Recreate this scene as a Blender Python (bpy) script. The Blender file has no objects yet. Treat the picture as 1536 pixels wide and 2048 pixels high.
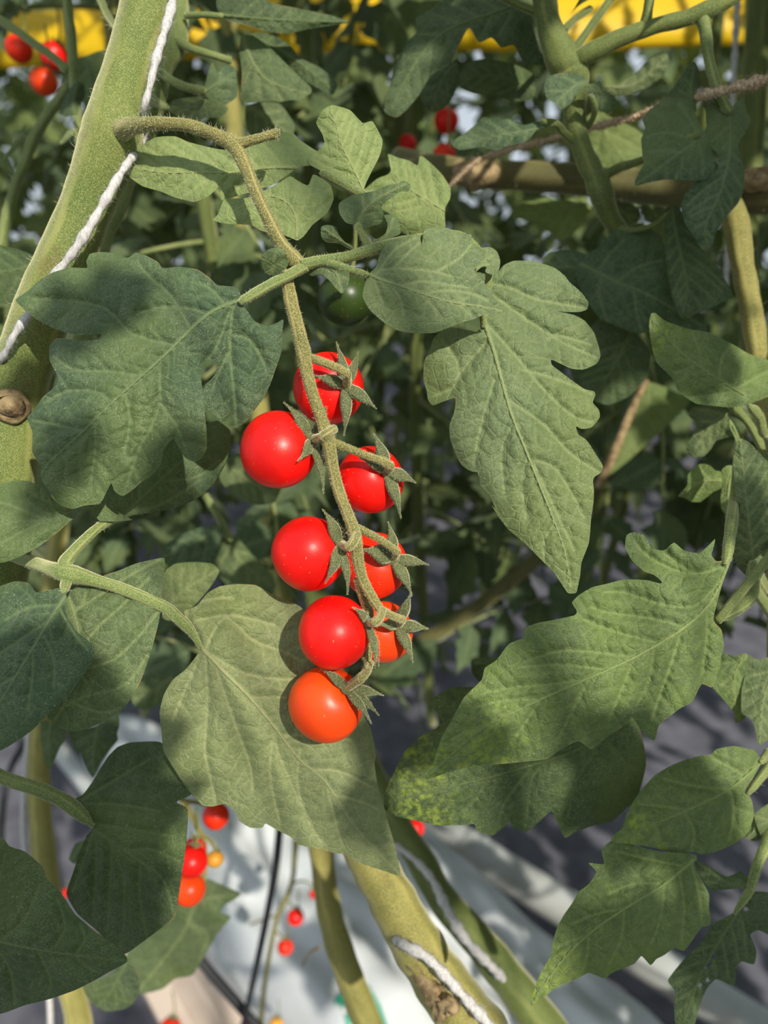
import bpy, math, random
import numpy as np
from mathutils import Vector, Matrix
from mathutils.geometry import delaunay_2d_cdt

random.seed(7); RNG = np.random.default_rng(11)
SC = bpy.context.scene; COL = SC.collection

# ---------------------------------------------------------------- camera
W, H = 1536, 2048
LENS = 26.0
F = LENS / 36.0 * H                      # focal length in pixels (long side 36 mm)
PITCH = math.radians(25.0)
CAM = Vector((0, 0, 1.35))
cam_data = bpy.data.cameras.new('camera'); cam = bpy.data.objects.new('camera', cam_data); COL.objects.link(cam)
cam.location = CAM; cam.rotation_euler = (math.pi / 2 - PITCH, 0, 0)
cam_data.sensor_fit = 'VERTICAL'; cam_data.sensor_height = 36.0; cam_data.sensor_width = 27.0; cam_data.lens = LENS
cam_data.clip_start = 0.01; cam_data.clip_end = 60
cam_data.dof.use_dof = True; cam_data.dof.focus_distance = 0.272; cam_data.dof.aperture_fstop = 7.0
SC.camera = cam
RM = np.array(cam.rotation_euler.to_matrix())
CN = np.array(CAM)

# ---------------------------------------------------------------- sky, sun, exposure
world = bpy.data.worlds.new('sky'); SC.world = world; world.use_nodes = True
wn = world.node_tree.nodes; wl = world.node_tree.links
bgn = wn['Background']; bgn.inputs['Color'].default_value = (0.80, 0.90, 1.0, 1); bgn.inputs['Strength'].default_value = 0.76
SUN_CAM = np.array([0.40, 0.30, 0.87]); SUN_CAM /= np.linalg.norm(SUN_CAM)
SUN = RM @ SUN_CAM                      # direction towards the sun, world space
sd = bpy.data.lights.new('sun', 'SUN'); so = bpy.data.objects.new('sun', sd); COL.objects.link(so)
sd.energy = 4.65; sd.angle = math.radians(0.9); sd.color = (1.0, 0.94, 0.82)
so.rotation_euler = Vector(SUN).to_track_quat('Z', 'Y').to_euler(); so.location = (1, -1, 4)
SC.view_settings.view_transform = 'Standard'; SC.view_settings.look = 'None'
SC.view_settings.exposure = 0.0; SC.view_settings.gamma = 1.0; SC.view_settings.use_curve_mapping = False

# ---------------------------------------------------------------- helpers
def P(px, py, d):
    """image point + distance along the view axis -> world point (numpy, vectorised)"""
    px = np.asarray(px, float); py = np.asarray(py, float); d = np.asarray(d, float)
    c = np.stack([(px - W / 2) / F * d, -(py - H / 2) / F * d, -d], -1)
    return c @ RM.T + CN
def G(px, py, z):
    """image point -> world point on the horizontal plane at height z"""
    r = P(px, py, 1.0) - CN
    return CN + r * ((z - CN[2]) / r[2])
def depth_of(p): return float(-((np.asarray(p) - CN) @ RM)[2])

CROPS = {'0': (0, 0, 1), '1': (0, 0, .5), '2': (768, 0, .5), '3': (0, 480, .5), '4': (768, 480, .5), '5': (0, 1000, .5), '6': (768, 1000, .5),
         '7': (0, 1488, .5), '8': (768, 1488, .5), 'A': (470, 660, 400 / 1536), 'B': (530, 1000, 350 / 1434), 'C': (640, 240, 400 / 1536),
         'D': (700, 1640, 400 / 1536), 'E': (350, 1600, 450 / 1536), 'F': (1250, 800, 286 / 1302), 'G': (0, 0, 260 / 1065), 'H': (1040, 0, 496 / 1536)}
def pts(s):
    """measured points: 'k:x,y x,y' where k names the enlarged detail the numbers were read from"""
    out = []; c = CROPS['0']
    for tok in s.split():
        if ':' in tok: k, tok = tok.split(':'); c = CROPS[k]
        x, y = tok.split(',')[:2]; out.append((c[0] + float(x) * c[2], c[1] + float(y) * c[2]))
    return np.array(out)

def link(o, parent=None):
    COL.objects.link(o)
    if parent is not None: o.parent = parent
    return o
ORIGIN = {}
def mesh_obj(name, V, Fc, mat, parent=None, attrs=None, smooth=True, kind=None, label=None):
    V = np.asarray(V, float)
    off = np.array(parent.matrix_world.translation) if parent is not None and parent.name in ORIGIN else np.zeros(3)
    if parent is not None and parent.name in ORIGIN: off = ORIGIN[parent.name]
    me = bpy.data.meshes.new(name); me.from_pydata((V - off).tolist(), [], Fc if isinstance(Fc, list) else Fc.tolist())
    if smooth: me.polygons.foreach_set('use_smooth', [True] * len(me.polygons))
    for k, a in (attrs or {}).items():
        at = me.attributes.new(k, 'FLOAT', 'POINT'); at.data.foreach_set('value', np.asarray(a, np.float32))
    me.materials.append(mat); me.update()
    o = link(bpy.data.objects.new(name, me), parent)
    ORIGIN[o.name] = off                 # children of this part use the same local frame
    if kind: o['kind'] = kind
    if label: o['label'] = label
    return o
def thing(name, label, cat, loc=(0, 0, 0), group=None):
    o = bpy.data.objects.new(name, None); o.empty_display_size = .02; link(o); o.location = Vector(loc)
    ORIGIN[o.name] = np.array(loc, float)
    o['label'] = label; o['category'] = cat
    if group: o['group'] = group
    return o
def tag(o, label, cat, group=None):
    o['label'] = label; o['category'] = cat
    if group: o['group'] = group
    return o

# ---------------------------------------------------------------- materials
def lin(r, g, b):
    f = lambda c: (c / 255) / 12.92 if c / 255 <= .04045 else ((c / 255 + .055) / 1.055) ** 2.4
    return (f(r), f(g), f(b), 1)
class NT:
    def __init__(s, name):
        s.m = bpy.data.materials.new(name); s.m.use_nodes = True; s.t = s.m.node_tree; s.t.nodes.clear()
        s.out = s.t.nodes.new('ShaderNodeOutputMaterial')
    def n(s, ty, **kw):
        nd = s.t.nodes.new(ty)
        for k, v in kw.items():
            if k.startswith('i_'): nd.inputs[k[2:].replace('_', ' ')].default_value = v
            else: setattr(nd, k, v)
        return nd
    def l(s, a, b): s.t.links.new(a, b)
    def mix(s, fac, a, b, blend='MIX'):
        m = s.n('ShaderNodeMix', data_type='RGBA', blend_type=blend)
        for v, i in ((fac, 0), (a, 6), (b, 7)):
            if hasattr(v, 'is_linked'): s.l(v, m.inputs[i])
            else: m.inputs[i].default_value = v
        return m.outputs[2]
    def math(s, op, a, b=0.0, clamp=False):
        m = s.n('ShaderNodeMath', operation=op, use_clamp=clamp)
        for v, i in ((a, 0), (b, 1)):
            if hasattr(v, 'is_linked'): s.l(v, m.inputs[i])
            else: m.inputs[i].default_value = v
        return m.outputs[0]
    def ramp(s, v, lo, hi, a=0.0, b=1.0):
        m = s.n('ShaderNodeMapRange'); s.l(v, m.inputs[0]); m.interpolation_type = 'SMOOTHSTEP'
        for i, x in ((1, lo), (2, hi), (3, a), (4, b)): m.inputs[i].default_value = x
        return m.outputs[0]
    def noise(s, scale, detail=3, rough=.55, vec=None, w=None):
        n = s.n('ShaderNodeTexNoise'); n.inputs['Scale'].default_value = scale; n.inputs['Detail'].default_value = detail; n.inputs['Roughness'].default_value = rough
        s.l(vec if vec is not None else s.geo(), n.inputs['Vector']); return n.outputs['Fac']
    def geo(s):
        if not hasattr(s, '_g'): s._g = s.n('ShaderNodeTexCoord').outputs['Object']
        return s._g
    def attr(s, name):
        a = s.n('ShaderNodeAttribute'); a.attribute_name = name; return a.outputs['Fac']

def leaf_material(name, base, vein, dark, mottle=0.0, trans=.22, fuzz=.22, rough=.62, tint=(.30, .36, .05), fine=True):
    t = NT(name)
    v = t.attr('vein'); e = t.attr('edge')
    n1 = t.noise(28, 3); n2 = t.noise(420, 2, .6)
    c = t.mix(t.ramp(n1, .35, .68), dark, base)
    c = t.mix(t.math('MULTIPLY', t.ramp(n2, .35, .75), .35), c, tuple(min(1, x * 1.5) for x in base[:3]) + (1,))
    c = t.mix(t.math('MULTIPLY', t.ramp(t.noise(13, 2, .5), .48, .66), .45), c, lin(112, 126, 58))
    c = t.mix(t.math('MULTIPLY', t.math('MULTIPLY', t.ramp(t.noise(2600, 1, .5), .52, .66), t.ramp(t.noise(90, 2), .35, .6)), .28), c, lin(188, 196, 158))
    if mottle > 0:                                        # yellow mite speckling between the veins
        mo = t.math('MULTIPLY', t.ramp(t.noise(330, 3, .6), .38, .72), t.math('MULTIPLY', t.ramp(t.noise(40, 2), .36, .54), t.ramp(t.attr('tip'), .66, .86, .16, 1)))
        mo = t.math('MULTIPLY', mo, t.ramp(v, .1, .5, mottle, 0))
        c = t.mix(mo, c, lin(160, 178, 56))
    bump_in = None
    if fine:
        vo = t.n('ShaderNodeTexVoronoi', feature='DISTANCE_TO_EDGE'); vo.inputs['Scale'].default_value = 210; t.l(t.geo(), vo.inputs['Vector'])
        ret = t.ramp(vo.outputs['Distance'], 0.0, .10, 1, 0)
        c = t.mix(t.math('MULTIPLY', ret, .22), c, vein)
    c = t.mix(t.math('MULTIPLY', v, .95), c, vein)
    rim = t.math('MULTIPLY', t.ramp(e, .55, .95), t.ramp(t.noise(60, 2), .58, .70))
    c = t.mix(t.math('MULTIPLY', rim, .5), c, lin(172, 132, 84))
    sp = t.ramp(t.noise(1500, 1, .5), .70, .78)           # glandular hair tips, pale specks
    c = t.mix(t.math('MULTIPLY', sp, .5), c, lin(196, 206, 170))
    pb = t.n('ShaderNodeBsdfPrincipled'); t.l(c, pb.inputs['Base Color']); pb.inputs['Roughness'].default_value = rough
    pb.inputs['Specular IOR Level'].default_value = .35
    pb.inputs['Sheen Weight'].default_value = fuzz; pb.inputs['Sheen Roughness'].default_value = .5; pb.inputs['Sheen Tint'].default_value = (.85, 1, .75, 1)
    b = t.n('ShaderNodeBump'); b.inputs['Strength'].default_value = .8; b.inputs['Distance'].default_value = .0006
    h = t.math('ADD', t.noise(900, 3, .6), t.math('MULTIPLY', t.noise(160, 3, .5), 1.3))
    if fine: h = t.math('SUBTRACT', h, t.math('MULTIPLY', ret, .35))
    t.l(h, b.inputs['Height']); t.l(b.outputs[0], pb.inputs['Normal'])
    tr = t.n('ShaderNodeBsdfTranslucent'); t.l(t.mix(.5, c, tint + (1,)), tr.inputs['Color'])
    ms = t.n('ShaderNodeMixShader'); ms.inputs[0].default_value = trans
    t.l(pb.outputs[0], ms.inputs[1]); t.l(tr.outputs[0], ms.inputs[2]); t.l(ms.outputs[0], t.out.inputs[0])
    return t.m

def stem_material(name, a, b, speck, scale=1.0, streak=True, brown=0.0, sp=.75):
    t = NT(name)
    n1 = t.noise(45 * scale, 4); n2 = t.noise(2100 * scale, 2, .7)
    c = t.mix(t.ramp(n1, .35, .65), a, b)
    if streak:
        sk = t.ramp(t.noise(9, 2, .5, vec=None), 0, 1)
        u = t.math('SINE', t.math('ADD', t.math('MULTIPLY', t.attr('around'), 25.1), t.math('MULTIPLY', n1, 3.0)))
        c = t.mix(t.math('MULTIPLY', t.math('MULTIPLY', t.ramp(u, .45, 1.0), t.ramp(t.noise(30, 2), .3, .6)), .6), c, speck)
    c = t.mix(t.math('MULTIPLY', t.ramp(n2, .48, .62), sp), c, speck)
    c = t.mix(t.math('MULTIPLY', t.ramp(n2, .42, .30), .5), c, tuple(x * .45 for x in a[:3]) + (1,))
    if brown: c = t.mix(t.math('MULTIPLY', t.ramp(t.noise(70, 4, .7), .56, .70), brown), c, lin(112, 84, 44))
    pb = t.n('ShaderNodeBsdfPrincipled'); t.l(c, pb.inputs['Base Color']); pb.inputs['Roughness'].default_value = .7
    pb.inputs['Sheen Weight'].default_value = .85; pb.inputs['Sheen Roughness'].default_value = .35; pb.inputs['Sheen Tint'].default_value = (1, .95, .6, 1)
    bm = t.n('ShaderNodeBump'); bm.inputs['Strength'].default_value = .6; bm.inputs['Distance'].default_value = .0004
    t.l(n2, bm.inputs['Height']); t.l(bm.outputs[0], pb.inputs['Normal']); t.l(pb.outputs[0], t.out.inputs[0])
    return t.m

def simple_material(name, a, b=None, scale=60, rough=.6, bump=.0, bdist=.001, metal=0, spec=.5, detail=4, stretch=None, sss=0, coat=0):
    t = NT(name); vec = None
    if stretch:
        mp = t.n('ShaderNodeMapping'); mp.inputs['Scale'].default_value = stretch; t.l(t.geo(), mp.inputs[0]); vec = mp.outputs[0]
    n = t.noise(scale, detail, .6, vec)
    pb = t.n('ShaderNodeBsdfPrincipled'); t.l(t.mix(t.ramp(n, .35, .68), a, b or a), pb.inputs['Base Color'])
    pb.inputs['Roughness'].default_value = rough; pb.inputs['Metallic'].default_value = metal; pb.inputs['Specular IOR Level'].default_value = spec
    pb.inputs['Coat Weight'].default_value = coat
    if sss: pb.inputs['Subsurface Weight'].default_value = sss; pb.inputs['Subsurface Radius'].default_value = (.004, .001, .0005); pb.inputs['Subsurface Scale'].default_value = 1
    if bump:
        bm = t.n('ShaderNodeBump'); bm.inputs['Strength'].default_value = bump; bm.inputs['Distance'].default_value = bdist
        t.l(n, bm.inputs['Height']); t.l(bm.outputs[0], pb.inputs['Normal'])
    t.l(pb.outputs[0], t.out.inputs[0]); return t.m

def tomato_material(name, a, b, rough=.36):
    t = NT(name)
    n = t.noise(55, 2); c = t.mix(t.ramp(n, .3, .7), a, b)
    sp = t.ramp(t.noise(900, 1, .4), .73, .78); c = t.mix(t.math('MULTIPLY', sp, .55), c, lin(240, 130, 80))
    pb = t.n('ShaderNodeBsdfPrincipled'); t.l(c, pb.inputs['Base Color']); pb.inputs['Roughness'].default_value = rough
    pb.inputs['Specular IOR Level'].default_value = .38
    b_ = t.n('ShaderNodeBump'); b_.inputs['Strength'].default_value = .12; b_.inputs['Distance'].default_value = .0003
    t.l(t.noise(700, 2, .5), b_.inputs['Height']); t.l(b_.outputs[0], pb.inputs['Normal'])
    t.l(pb.outputs[0], t.out.inputs[0]); return t.m

M = {}
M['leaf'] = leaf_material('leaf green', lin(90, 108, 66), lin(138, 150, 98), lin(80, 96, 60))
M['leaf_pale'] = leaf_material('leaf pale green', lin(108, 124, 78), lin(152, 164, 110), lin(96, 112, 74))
M['leaf_lit'] = leaf_material('leaf pale green sunlit', lin(134, 150, 88), lin(164, 174, 112), lin(116, 134, 74))  # sunlit tone of the upper leaves put into the base colour
M['leaf_sunny'] = leaf_material('leaf pale yellowish sunlit green', lin(128, 138, 90), lin(168, 172, 120), lin(116, 126, 84))  # pale yellowish blade, with direct sun partly painted into the colour
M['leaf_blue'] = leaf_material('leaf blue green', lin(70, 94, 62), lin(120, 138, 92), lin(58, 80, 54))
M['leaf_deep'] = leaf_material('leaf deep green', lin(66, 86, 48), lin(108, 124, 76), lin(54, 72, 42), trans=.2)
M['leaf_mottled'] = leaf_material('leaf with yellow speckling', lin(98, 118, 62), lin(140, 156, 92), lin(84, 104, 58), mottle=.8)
M['leaf_shade_mottled'] = leaf_material('shaded leaf with yellow speckling', lin(66, 84, 46), lin(104, 120, 70), lin(52, 70, 40), mottle=.7)  # darker copy of the speckled leaf, shade put into its colour
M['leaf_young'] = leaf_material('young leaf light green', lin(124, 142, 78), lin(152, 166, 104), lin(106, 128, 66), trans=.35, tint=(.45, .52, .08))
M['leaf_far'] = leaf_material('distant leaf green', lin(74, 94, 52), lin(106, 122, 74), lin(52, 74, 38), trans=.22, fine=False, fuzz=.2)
M['stem'] = stem_material('stem hairy yellow green', lin(84, 104, 40), lin(106, 118, 52), lin(168, 168, 96), brown=.35, sp=.6)
M['truss'] = stem_material('truss stalk olive', lin(88, 90, 38), lin(108, 106, 50), lin(194, 178, 112), scale=1.3)
M['petiole'] = stem_material('petiole green', lin(88, 110, 50), lin(108, 124, 62), lin(166, 172, 108), scale=1.4)
M['stem_dark'] = stem_material('stem deep green', lin(74, 92, 38), lin(94, 108, 48), lin(136, 142, 76))
M['stem_ochre'] = stem_material('stem ochre green', lin(116, 114, 52), lin(138, 132, 66), lin(184, 172, 98), brown=.2)
M['stem_brown'] = stem_material('stem corky olive', lin(76, 76, 36), lin(92, 88, 44), lin(126, 118, 68), brown=.5)
M['sepal'] = stem_material('sepal grey green', lin(62, 76, 42), lin(80, 90, 52), lin(150, 148, 98), scale=1.4, streak=False)
M['hair'] = simple_material('plant hair pale', lin(206, 206, 158), lin(222, 220, 180), 20, .5)
M['string'] = simple_material('white string', lin(214, 212, 208), lin(184, 178, 176), 900, .8, .8, .0006, stretch=(1, 1, .25))
M['twine'] = simple_material('brown twine', lin(214, 190, 158), lin(176, 148, 114), 700, .9, .9, .0008)
M['tan'] = simple_material('dried plant tissue', lin(176, 152, 110), lin(118, 96, 66), 220, .8, .8, .001)
M['red'] = tomato_material('tomato skin red', (.92, .006, .005, 1), (.96, .011, .005, 1))
M['redorange'] = tomato_material('tomato skin red orange', (.92, .022, .005, 1), (.95, .036, .006, 1))
M['orange'] = tomato_material('tomato skin orange', (.93, .078, .005, 1), (.95, .058, .005, 1))
M['yellow_fruit'] = tomato_material('tomato skin unripe yellow', (.80, .36, .04, 1), (.84, .42, .05, 1))
M['green_fruit'] = tomato_material('tomato skin unripe green shaded', lin(44, 62, 22), lin(54, 74, 28))  # shade below the truss node is painted into this dark skin colour
# ---------------------------------------------------------------- curve and tube builders
def catmull(p, closed=False, n=6):
    p = np.asarray(p, float); N = len(p); out = []
    segs = N if closed else N - 1
    for i in range(segs):
        if closed: a, b, c, d = p[(i - 1) % N], p[i], p[(i + 1) % N], p[(i + 2) % N]
        else: a, b, c, d = p[max(i - 1, 0)], p[i], p[i + 1], p[min(i + 2, N - 1)]
        for k in range(n):
            t = k / n
            out.append(.5 * ((2 * b) + (c - a) * t + (2 * a - 5 * b + 4 * c - d) * t * t + (3 * b - a - 3 * c + d) * t ** 3))
    if not closed: out.append(p[-1])
    return np.array(out)
def resample(p, step, closed=False):
    q = np.vstack([p, p[:1]]) if closed else p
    s = np.r_[0, np.cumsum(np.linalg.norm(np.diff(q, axis=0), axis=1))]
    n = max(2, int(round(s[-1] / step)))
    tt = np.linspace(0, s[-1], n + 1)
    r = np.stack([np.interp(tt, s, q[:, k]) for k in range(q.shape[1])], -1)
    return r[:-1] if closed else r
def frames(C):
    T = np.gradient(C, axis=0); T /= np.linalg.norm(T, axis=1)[:, None] + 1e-12
    N = np.zeros_like(T); n = np.cross(T[0], [0.13, 0.9, 0.31]); n /= np.linalg.norm(n)
    for i in range(len(T)):
        n = n - T[i] * (n @ T[i]); n /= np.linalg.norm(n); N[i] = n
    return T, N, np.cross(T, N)
def tube_data(C, R, sides=16, ribs=0.0, lump=0.0, cap=True, seed=0, flat=1.0):
    C = np.asarray(C, float); R = np.asarray(R, float)
    T, N, B = frames(C); a = np.linspace(0, 2 * np.pi, sides, endpoint=False)
    rr = R[:, None] * (1 + ribs * np.cos(5 * a)[None, :] + lump * np.sin(3.1 * np.arange(len(C))[:, None] * .35 + 2 * a[None, :] + seed) * np.sin(.23 * np.arange(len(C)) + seed)[:, None])
    V = C[:, None, :] + rr[..., None] * (np.cos(a)[None, :, None] * N[:, None, :] + flat * np.sin(a)[None, :, None] * B[:, None, :])
    n = len(C); idx = np.arange(n * sides).reshape(n, sides)
    q = np.stack([idx[:-1], np.roll(idx[:-1], -1, 1), np.roll(idx[1:], -1, 1), idx[1:]], -1).reshape(-1, 4).tolist()
    V = V.reshape(-1, 3); au = np.tile(a / (2 * np.pi), n)
    if cap:
        V = np.vstack([V, C[0] - T[0] * R[0] * .35, C[-1] + T[-1] * R[-1] * .35]); c0, c1 = n * sides, n * sides + 1
        q += [[c0, idx[0, (k + 1) % sides], idx[0, k]] for k in range(sides)] + [[c1, idx[-1, k], idx[-1, (k + 1) % sides]] for k in range(sides)]
        au = np.r_[au, 0, 0]
    return V, q, au
def path3(spec, d=None, rscale=1.0, n=6):
    """'x,y,depth,radius_px' tokens -> smooth world centreline and radii in metres"""
    out = []; c = CROPS['0']
    for tok in spec.split():
        if ':' in tok: k, tok = tok.split(':'); c = CROPS[k]
        x, y, dd, r = map(float, tok.split(',')); dd /= 1000
        out.append((c[0] + x * c[2], c[1] + y * c[2], dd, r * dd / F * rscale))
    o = catmull(np.array(out), n=n)
    return P(o[:, 0], o[:, 1], o[:, 2]), np.maximum(o[:, 3], 1e-4)
def hairs_data(C, R, count, length, thick, lo=0.0, hi=1.0, seed=1, jit=.5):
    rg = np.random.default_rng(seed); C = np.asarray(C); T, N, B = frames(C)
    s = rg.uniform(lo, hi, count) * (len(C) - 1); i = np.minimum(s.astype(int), len(C) - 2); f = (s - i)[:, None]
    a = rg.uniform(0, 2 * np.pi, count)
    c = C[i] * (1 - f) + C[i + 1] * f; r = (R[i] * (1 - f[:, 0]) + R[i + 1] * f[:, 0])
    nrm = np.cos(a)[:, None] * N[i] + np.sin(a)[:, None] * B[i]
    base = c + nrm * (r * .97)[:, None]
    d = nrm + rg.normal(0, jit * .5, (count, 3)); d /= np.linalg.norm(d, axis=1)[:, None]
    L = length * rg.uniform(.45, 1.25, count)
    mid = base + d * (L * .55)[:, None]
    d2 = d + rg.normal(0, jit * .45, (count, 3)); d2 /= np.linalg.norm(d2, axis=1)[:, None]
    tip = mid + d2 * (L * .5)[:, None]
    u = np.cross(d, [.3, .5, .8]); u /= np.linalg.norm(u, axis=1)[:, None]; w = np.cross(d, u)
    V = []
    for cc, sc in ((base, 1.0), (mid, .6)):
        for k in range(3):
            g = 2 * np.pi * k / 3; V.append(cc + thick * sc * (math.cos(g) * u + math.sin(g) * w))
    V.append(tip); V = np.stack(V, 1).reshape(-1, 3)
    o = (np.arange(count) * 7)[:, None]
    q = np.concatenate([np.stack([o[:, 0] + k, o[:, 0] + (k + 1) % 3, o[:, 0] + 3 + (k + 1) % 3, o[:, 0] + 3 + k], -1) for k in range(3)]).tolist()
    q += np.concatenate([np.stack([o[:, 0] + 3 + k, o[:, 0] + 3 + (k + 1) % 3, o[:, 0] + 6], -1) for k in range(3)]).tolist()
    return V, q
class Hair:
    def __init__(s): s.V = []; s.F = []; s.n = 0
    def add(s, C, R, *a, **k):
        V, q = hairs_data(C, R, *a, **k); s.F += [[i + s.n for i in f] for f in q]; s.V.append(V); s.n += len(V)
    def build(s, parent, name='fine_hairs'):
        if s.V: return mesh_obj(name, np.vstack(s.V), s.F, M['hair'], parent, kind='stuff')
def stalk(name, spec, mat, parent, sides=14, ribs=.03, lump=.06, seed=0, label=None, hair=None, hairn=(0, 0), step=3, lo=0, hi=1, longl=.0016):
    C, R = path3(spec, n=max(3, step))
    if name in ('leaf', 'petiolule'): k_ = max(3, len(R) // 6); R[-k_:] *= np.linspace(1, .38, k_)
    V, q, au = tube_data(C, R, sides, ribs, lump, seed=seed)
    o = mesh_obj(name, V, q, M[mat], parent, {'around': au}, label=label)
    if hair is not None:
        if hairn[0]: hair.add(C, R, hairn[0],   .00045, .00005, lo=lo, hi=hi, seed=seed + 5)
        if hairn[1]: hair.add(C, R, hairn[1], longl, .00006 if longl > .0014 else .00005, lo=lo, hi=hi, seed=seed + 9, jit=.8)
    return o

# ---------------------------------------------------------------- leaves
def inside(poly, q):
    x, y = q[:, 0][:, None], q[:, 1][:, None]; a = poly; b = np.roll(poly, -1, 0)
    c = ((a[:, 1][None] > y) != (b[:, 1][None] > y)) & (x < (b[:, 0] - a[:, 0])[None] * (y - a[:, 1][None]) / ((b[:, 1] - a[:, 1])[None] + 1e-12) + a[:, 0][None])
    return (c.sum(1) % 2) == 1
def seg_dist(q, A, B):
    """min distance from each q to the segments A-B"""
    out = np.full(len(q), 1e9); ch = 60000 // max(1, len(A)) + 1
    for i in range(0, len(q), ch * 8):
        qq = q[i:i + ch * 8, None, :]; d = (B - A)[None]; l2 = (d ** 2).sum(-1) + 1e-9
        t = np.clip(((qq - A[None]) * d).sum(-1) / l2, 0, 1)
        out[i:i + ch * 8] = np.sqrt((((A[None] + t[..., None] * d) - qq) ** 2).sum(-1)).min(1)
    return out
def ssegs(lines):
    A = np.vstack([l[:-1] for l in lines]); B = np.vstack([l[1:] for l in lines]); return A, B
def grow_vein(p, ang, bend, length, poly, others=None, step=7):
    pt = np.array(p, float); out = [pt.copy()]; n = int(length / step)
    for k in range(n):
        pt = pt + step * np.array([math.cos(ang), math.sin(ang)]); ang += bend
        if not inside(poly, pt[None])[0]: break
        if others is not None and k > 2 and seg_dist(pt[None], *others)[0] < 6: break
        out.append(pt.copy())
    return np.array(out)
def leaf_geo(outline, midrib, veins, db, dt, tilt=0, fold=.15, bow=0, wave=.002, step=4.0, puff=.0007, seed=0, holes=None):
    rg = np.random.default_rng(seed + 3)
    sm = catmull(outline, True, 5); ln = np.concatenate([a + (b - a) * np.linspace(0, 1, 5, endpoint=False)[:, None] for a, b in zip(outline, np.roll(outline, -1, 0))])
    poly = resample(sm * .5 + ln * .5, step * .9, True)
    mid = catmull(midrib, n=6)
    sides = [catmull(v, n=4) for v in veins]
    L = np.linalg.norm(midrib[-1] - midrib[0])
    if not sides:                                          # side veins leave the midrib alternately and arch forward
        m = resample(mid, 1.0); sp = max(24, L / 9); k = sp * .8; s = 1
        while k < len(m) - sp * .8:
            i = int(k); j = min(i + 5, len(m) - 1); tg = m[j] - m[i - 1]; an = math.atan2(tg[1], tg[0])
            g = grow_vein(m[i], an + s * (.95 - .3 * k / len(m)), -s * .022, L * .6, poly)
            if len(g) > 3: sides.append(g[:max(4, int(len(g) * .94))])
            s = -s; k += sp * rg.uniform(.4, .65)
    main = ssegs([mid] + sides); ter = []
    if step < 7:
        for sv in sides + [mid]:
            r = resample(sv, 1.0) if len(sv) > 1 else sv
            k = 20; s = 1 if rg.random() > .5 else -1
            while k < len(r) - 8:
                tg = r[min(k + 4, len(r) - 1)] - r[k - 4]; an = math.atan2(tg[1], tg[0])
                g = grow_vein(r[k], an + s * rg.uniform(.8, 1.15), -s * rg.uniform(.0, .05), rg.uniform(35, 75), poly, main)
                if len(g) > 2: ter.append(g)
                s = -s; k += int(rg.uniform(14, 24))
    lo, hi = poly.min(0), poly.max(0)
    gx, gy = np.meshgrid(np.arange(lo[0], hi[0], step), np.arange(lo[1], hi[1], step * .866)); gx = gx + (np.arange(gx.shape[0]) % 2)[:, None] * step * .5
    q = np.stack([gx.ravel(), gy.ravel()], -1)
    q = q[inside(poly, q)]; pa, pb = poly, np.roll(poly, -1, 0)
    q = q[seg_dist(q, pa, pb) > step * .55] if len(q) else q
    n = len(poly)
    vs = [Vector(v) for v in np.vstack([poly, q])]
    res = delaunay_2d_cdt(vs, [], [list(range(n))], 1, 1e-4)
    X = np.array([tuple(v) for v in res[0]]); Fc = [list(f) for f in res[2]]
    if holes:
        cen = np.array([X[f].mean(0) for f in Fc]); keep = np.ones(len(Fc), bool)
        for hx, hy, hr in holes: keep &= np.hypot(cen[:, 0] - hx, cen[:, 1] - hy) > hr
        Fc = [f for f, k in zip(Fc, keep) if k]
    a0 = midrib[0]; ax = (midrib[-1] - a0) / L; pr = np.array([-ax[1], ax[0]])
    t = np.clip((X - a0) @ ax / L, -.35, 1.15); s = (X - a0) @ pr
    dm = seg_dist(X, mid[:-1], mid[1:]); dv = seg_dist(X, *main); de = seg_dist(X, pa, pb)
    dt3 = seg_dist(X, *ssegs(ter)) if ter else np.full(len(X), 99.)
    dmid = (db + dt) / 2; mm = dmid / F
    ph = rg.uniform(0, 6.28, 8)
    wv = (np.sin(X[:, 0] / 47 + ph[0]) + np.sin(X[:, 1] / 53 + ph[1]) + np.sin((X[:, 0] + X[:, 1]) / 31 + ph[2]) + .7 * np.sin((X[:, 0] - X[:, 1]) / 23 + ph[3]))
    wid = max(dm.max(), 1)
    taper = np.clip(1 - t, .25, 1)
    d = db + (dt - db) * t + tilt * s * mm + fold * dm * mm * (1 + .25 * dm / wid) + bow * 4 * t * (1 - t) + wave * wv * (.2 + dm / wid) * .45
    d = d + puff * 1.9 * (np.exp(-(dv / 11) ** 2) * (.5 + .5 * taper)) + puff * .6 * np.exp(-(dt3 / 6) ** 2) - puff * .5 * np.exp(-(dm / (4 * taper + 1)) ** 2)
    d = d + puff * .6 * np.exp(-(de / 8) ** 2)
    vein = np.maximum(np.exp(-(dm / (4.2 * taper + .8)) ** 2), .78 * np.exp(-(dv / 2.6) ** 2)); vein = np.maximum(vein, .30 * np.exp(-(dt3 / 2.0) ** 2))
    edge = np.exp(-(de / 4.0) ** 2)
    V = P(X[:, 0], X[:, 1], d)
    mr = resample(mid, max(6, step * 1.6)); w0 = min(4.2, max(1.2, L * .009)); nr = len(mr)       # the midrib stands proud of the blade
    if nr > 3:
        k = [int(np.argmin(((X - m) ** 2).sum(1))) for m in mr]; dr_ = d[k]; dr_[1:-1] = (dr_[:-2] + dr_[1:-1] + dr_[2:]) / 3
        rr = (w0 * (1 - np.linspace(0, 1, nr)) ** 1.1 + .35) * mm
        tv, tq, _ = tube_data(P(mr[:, 0], mr[:, 1], dr_ + rr * .15), rr, 8)
        ribV, ribF = tv, tq
    else: ribV, ribF = None, None
    f = Fc[len(Fc) // 2]; nn = np.cross(V[f[1]] - V[f[0]], V[f[2]] - V[f[0]])
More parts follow.
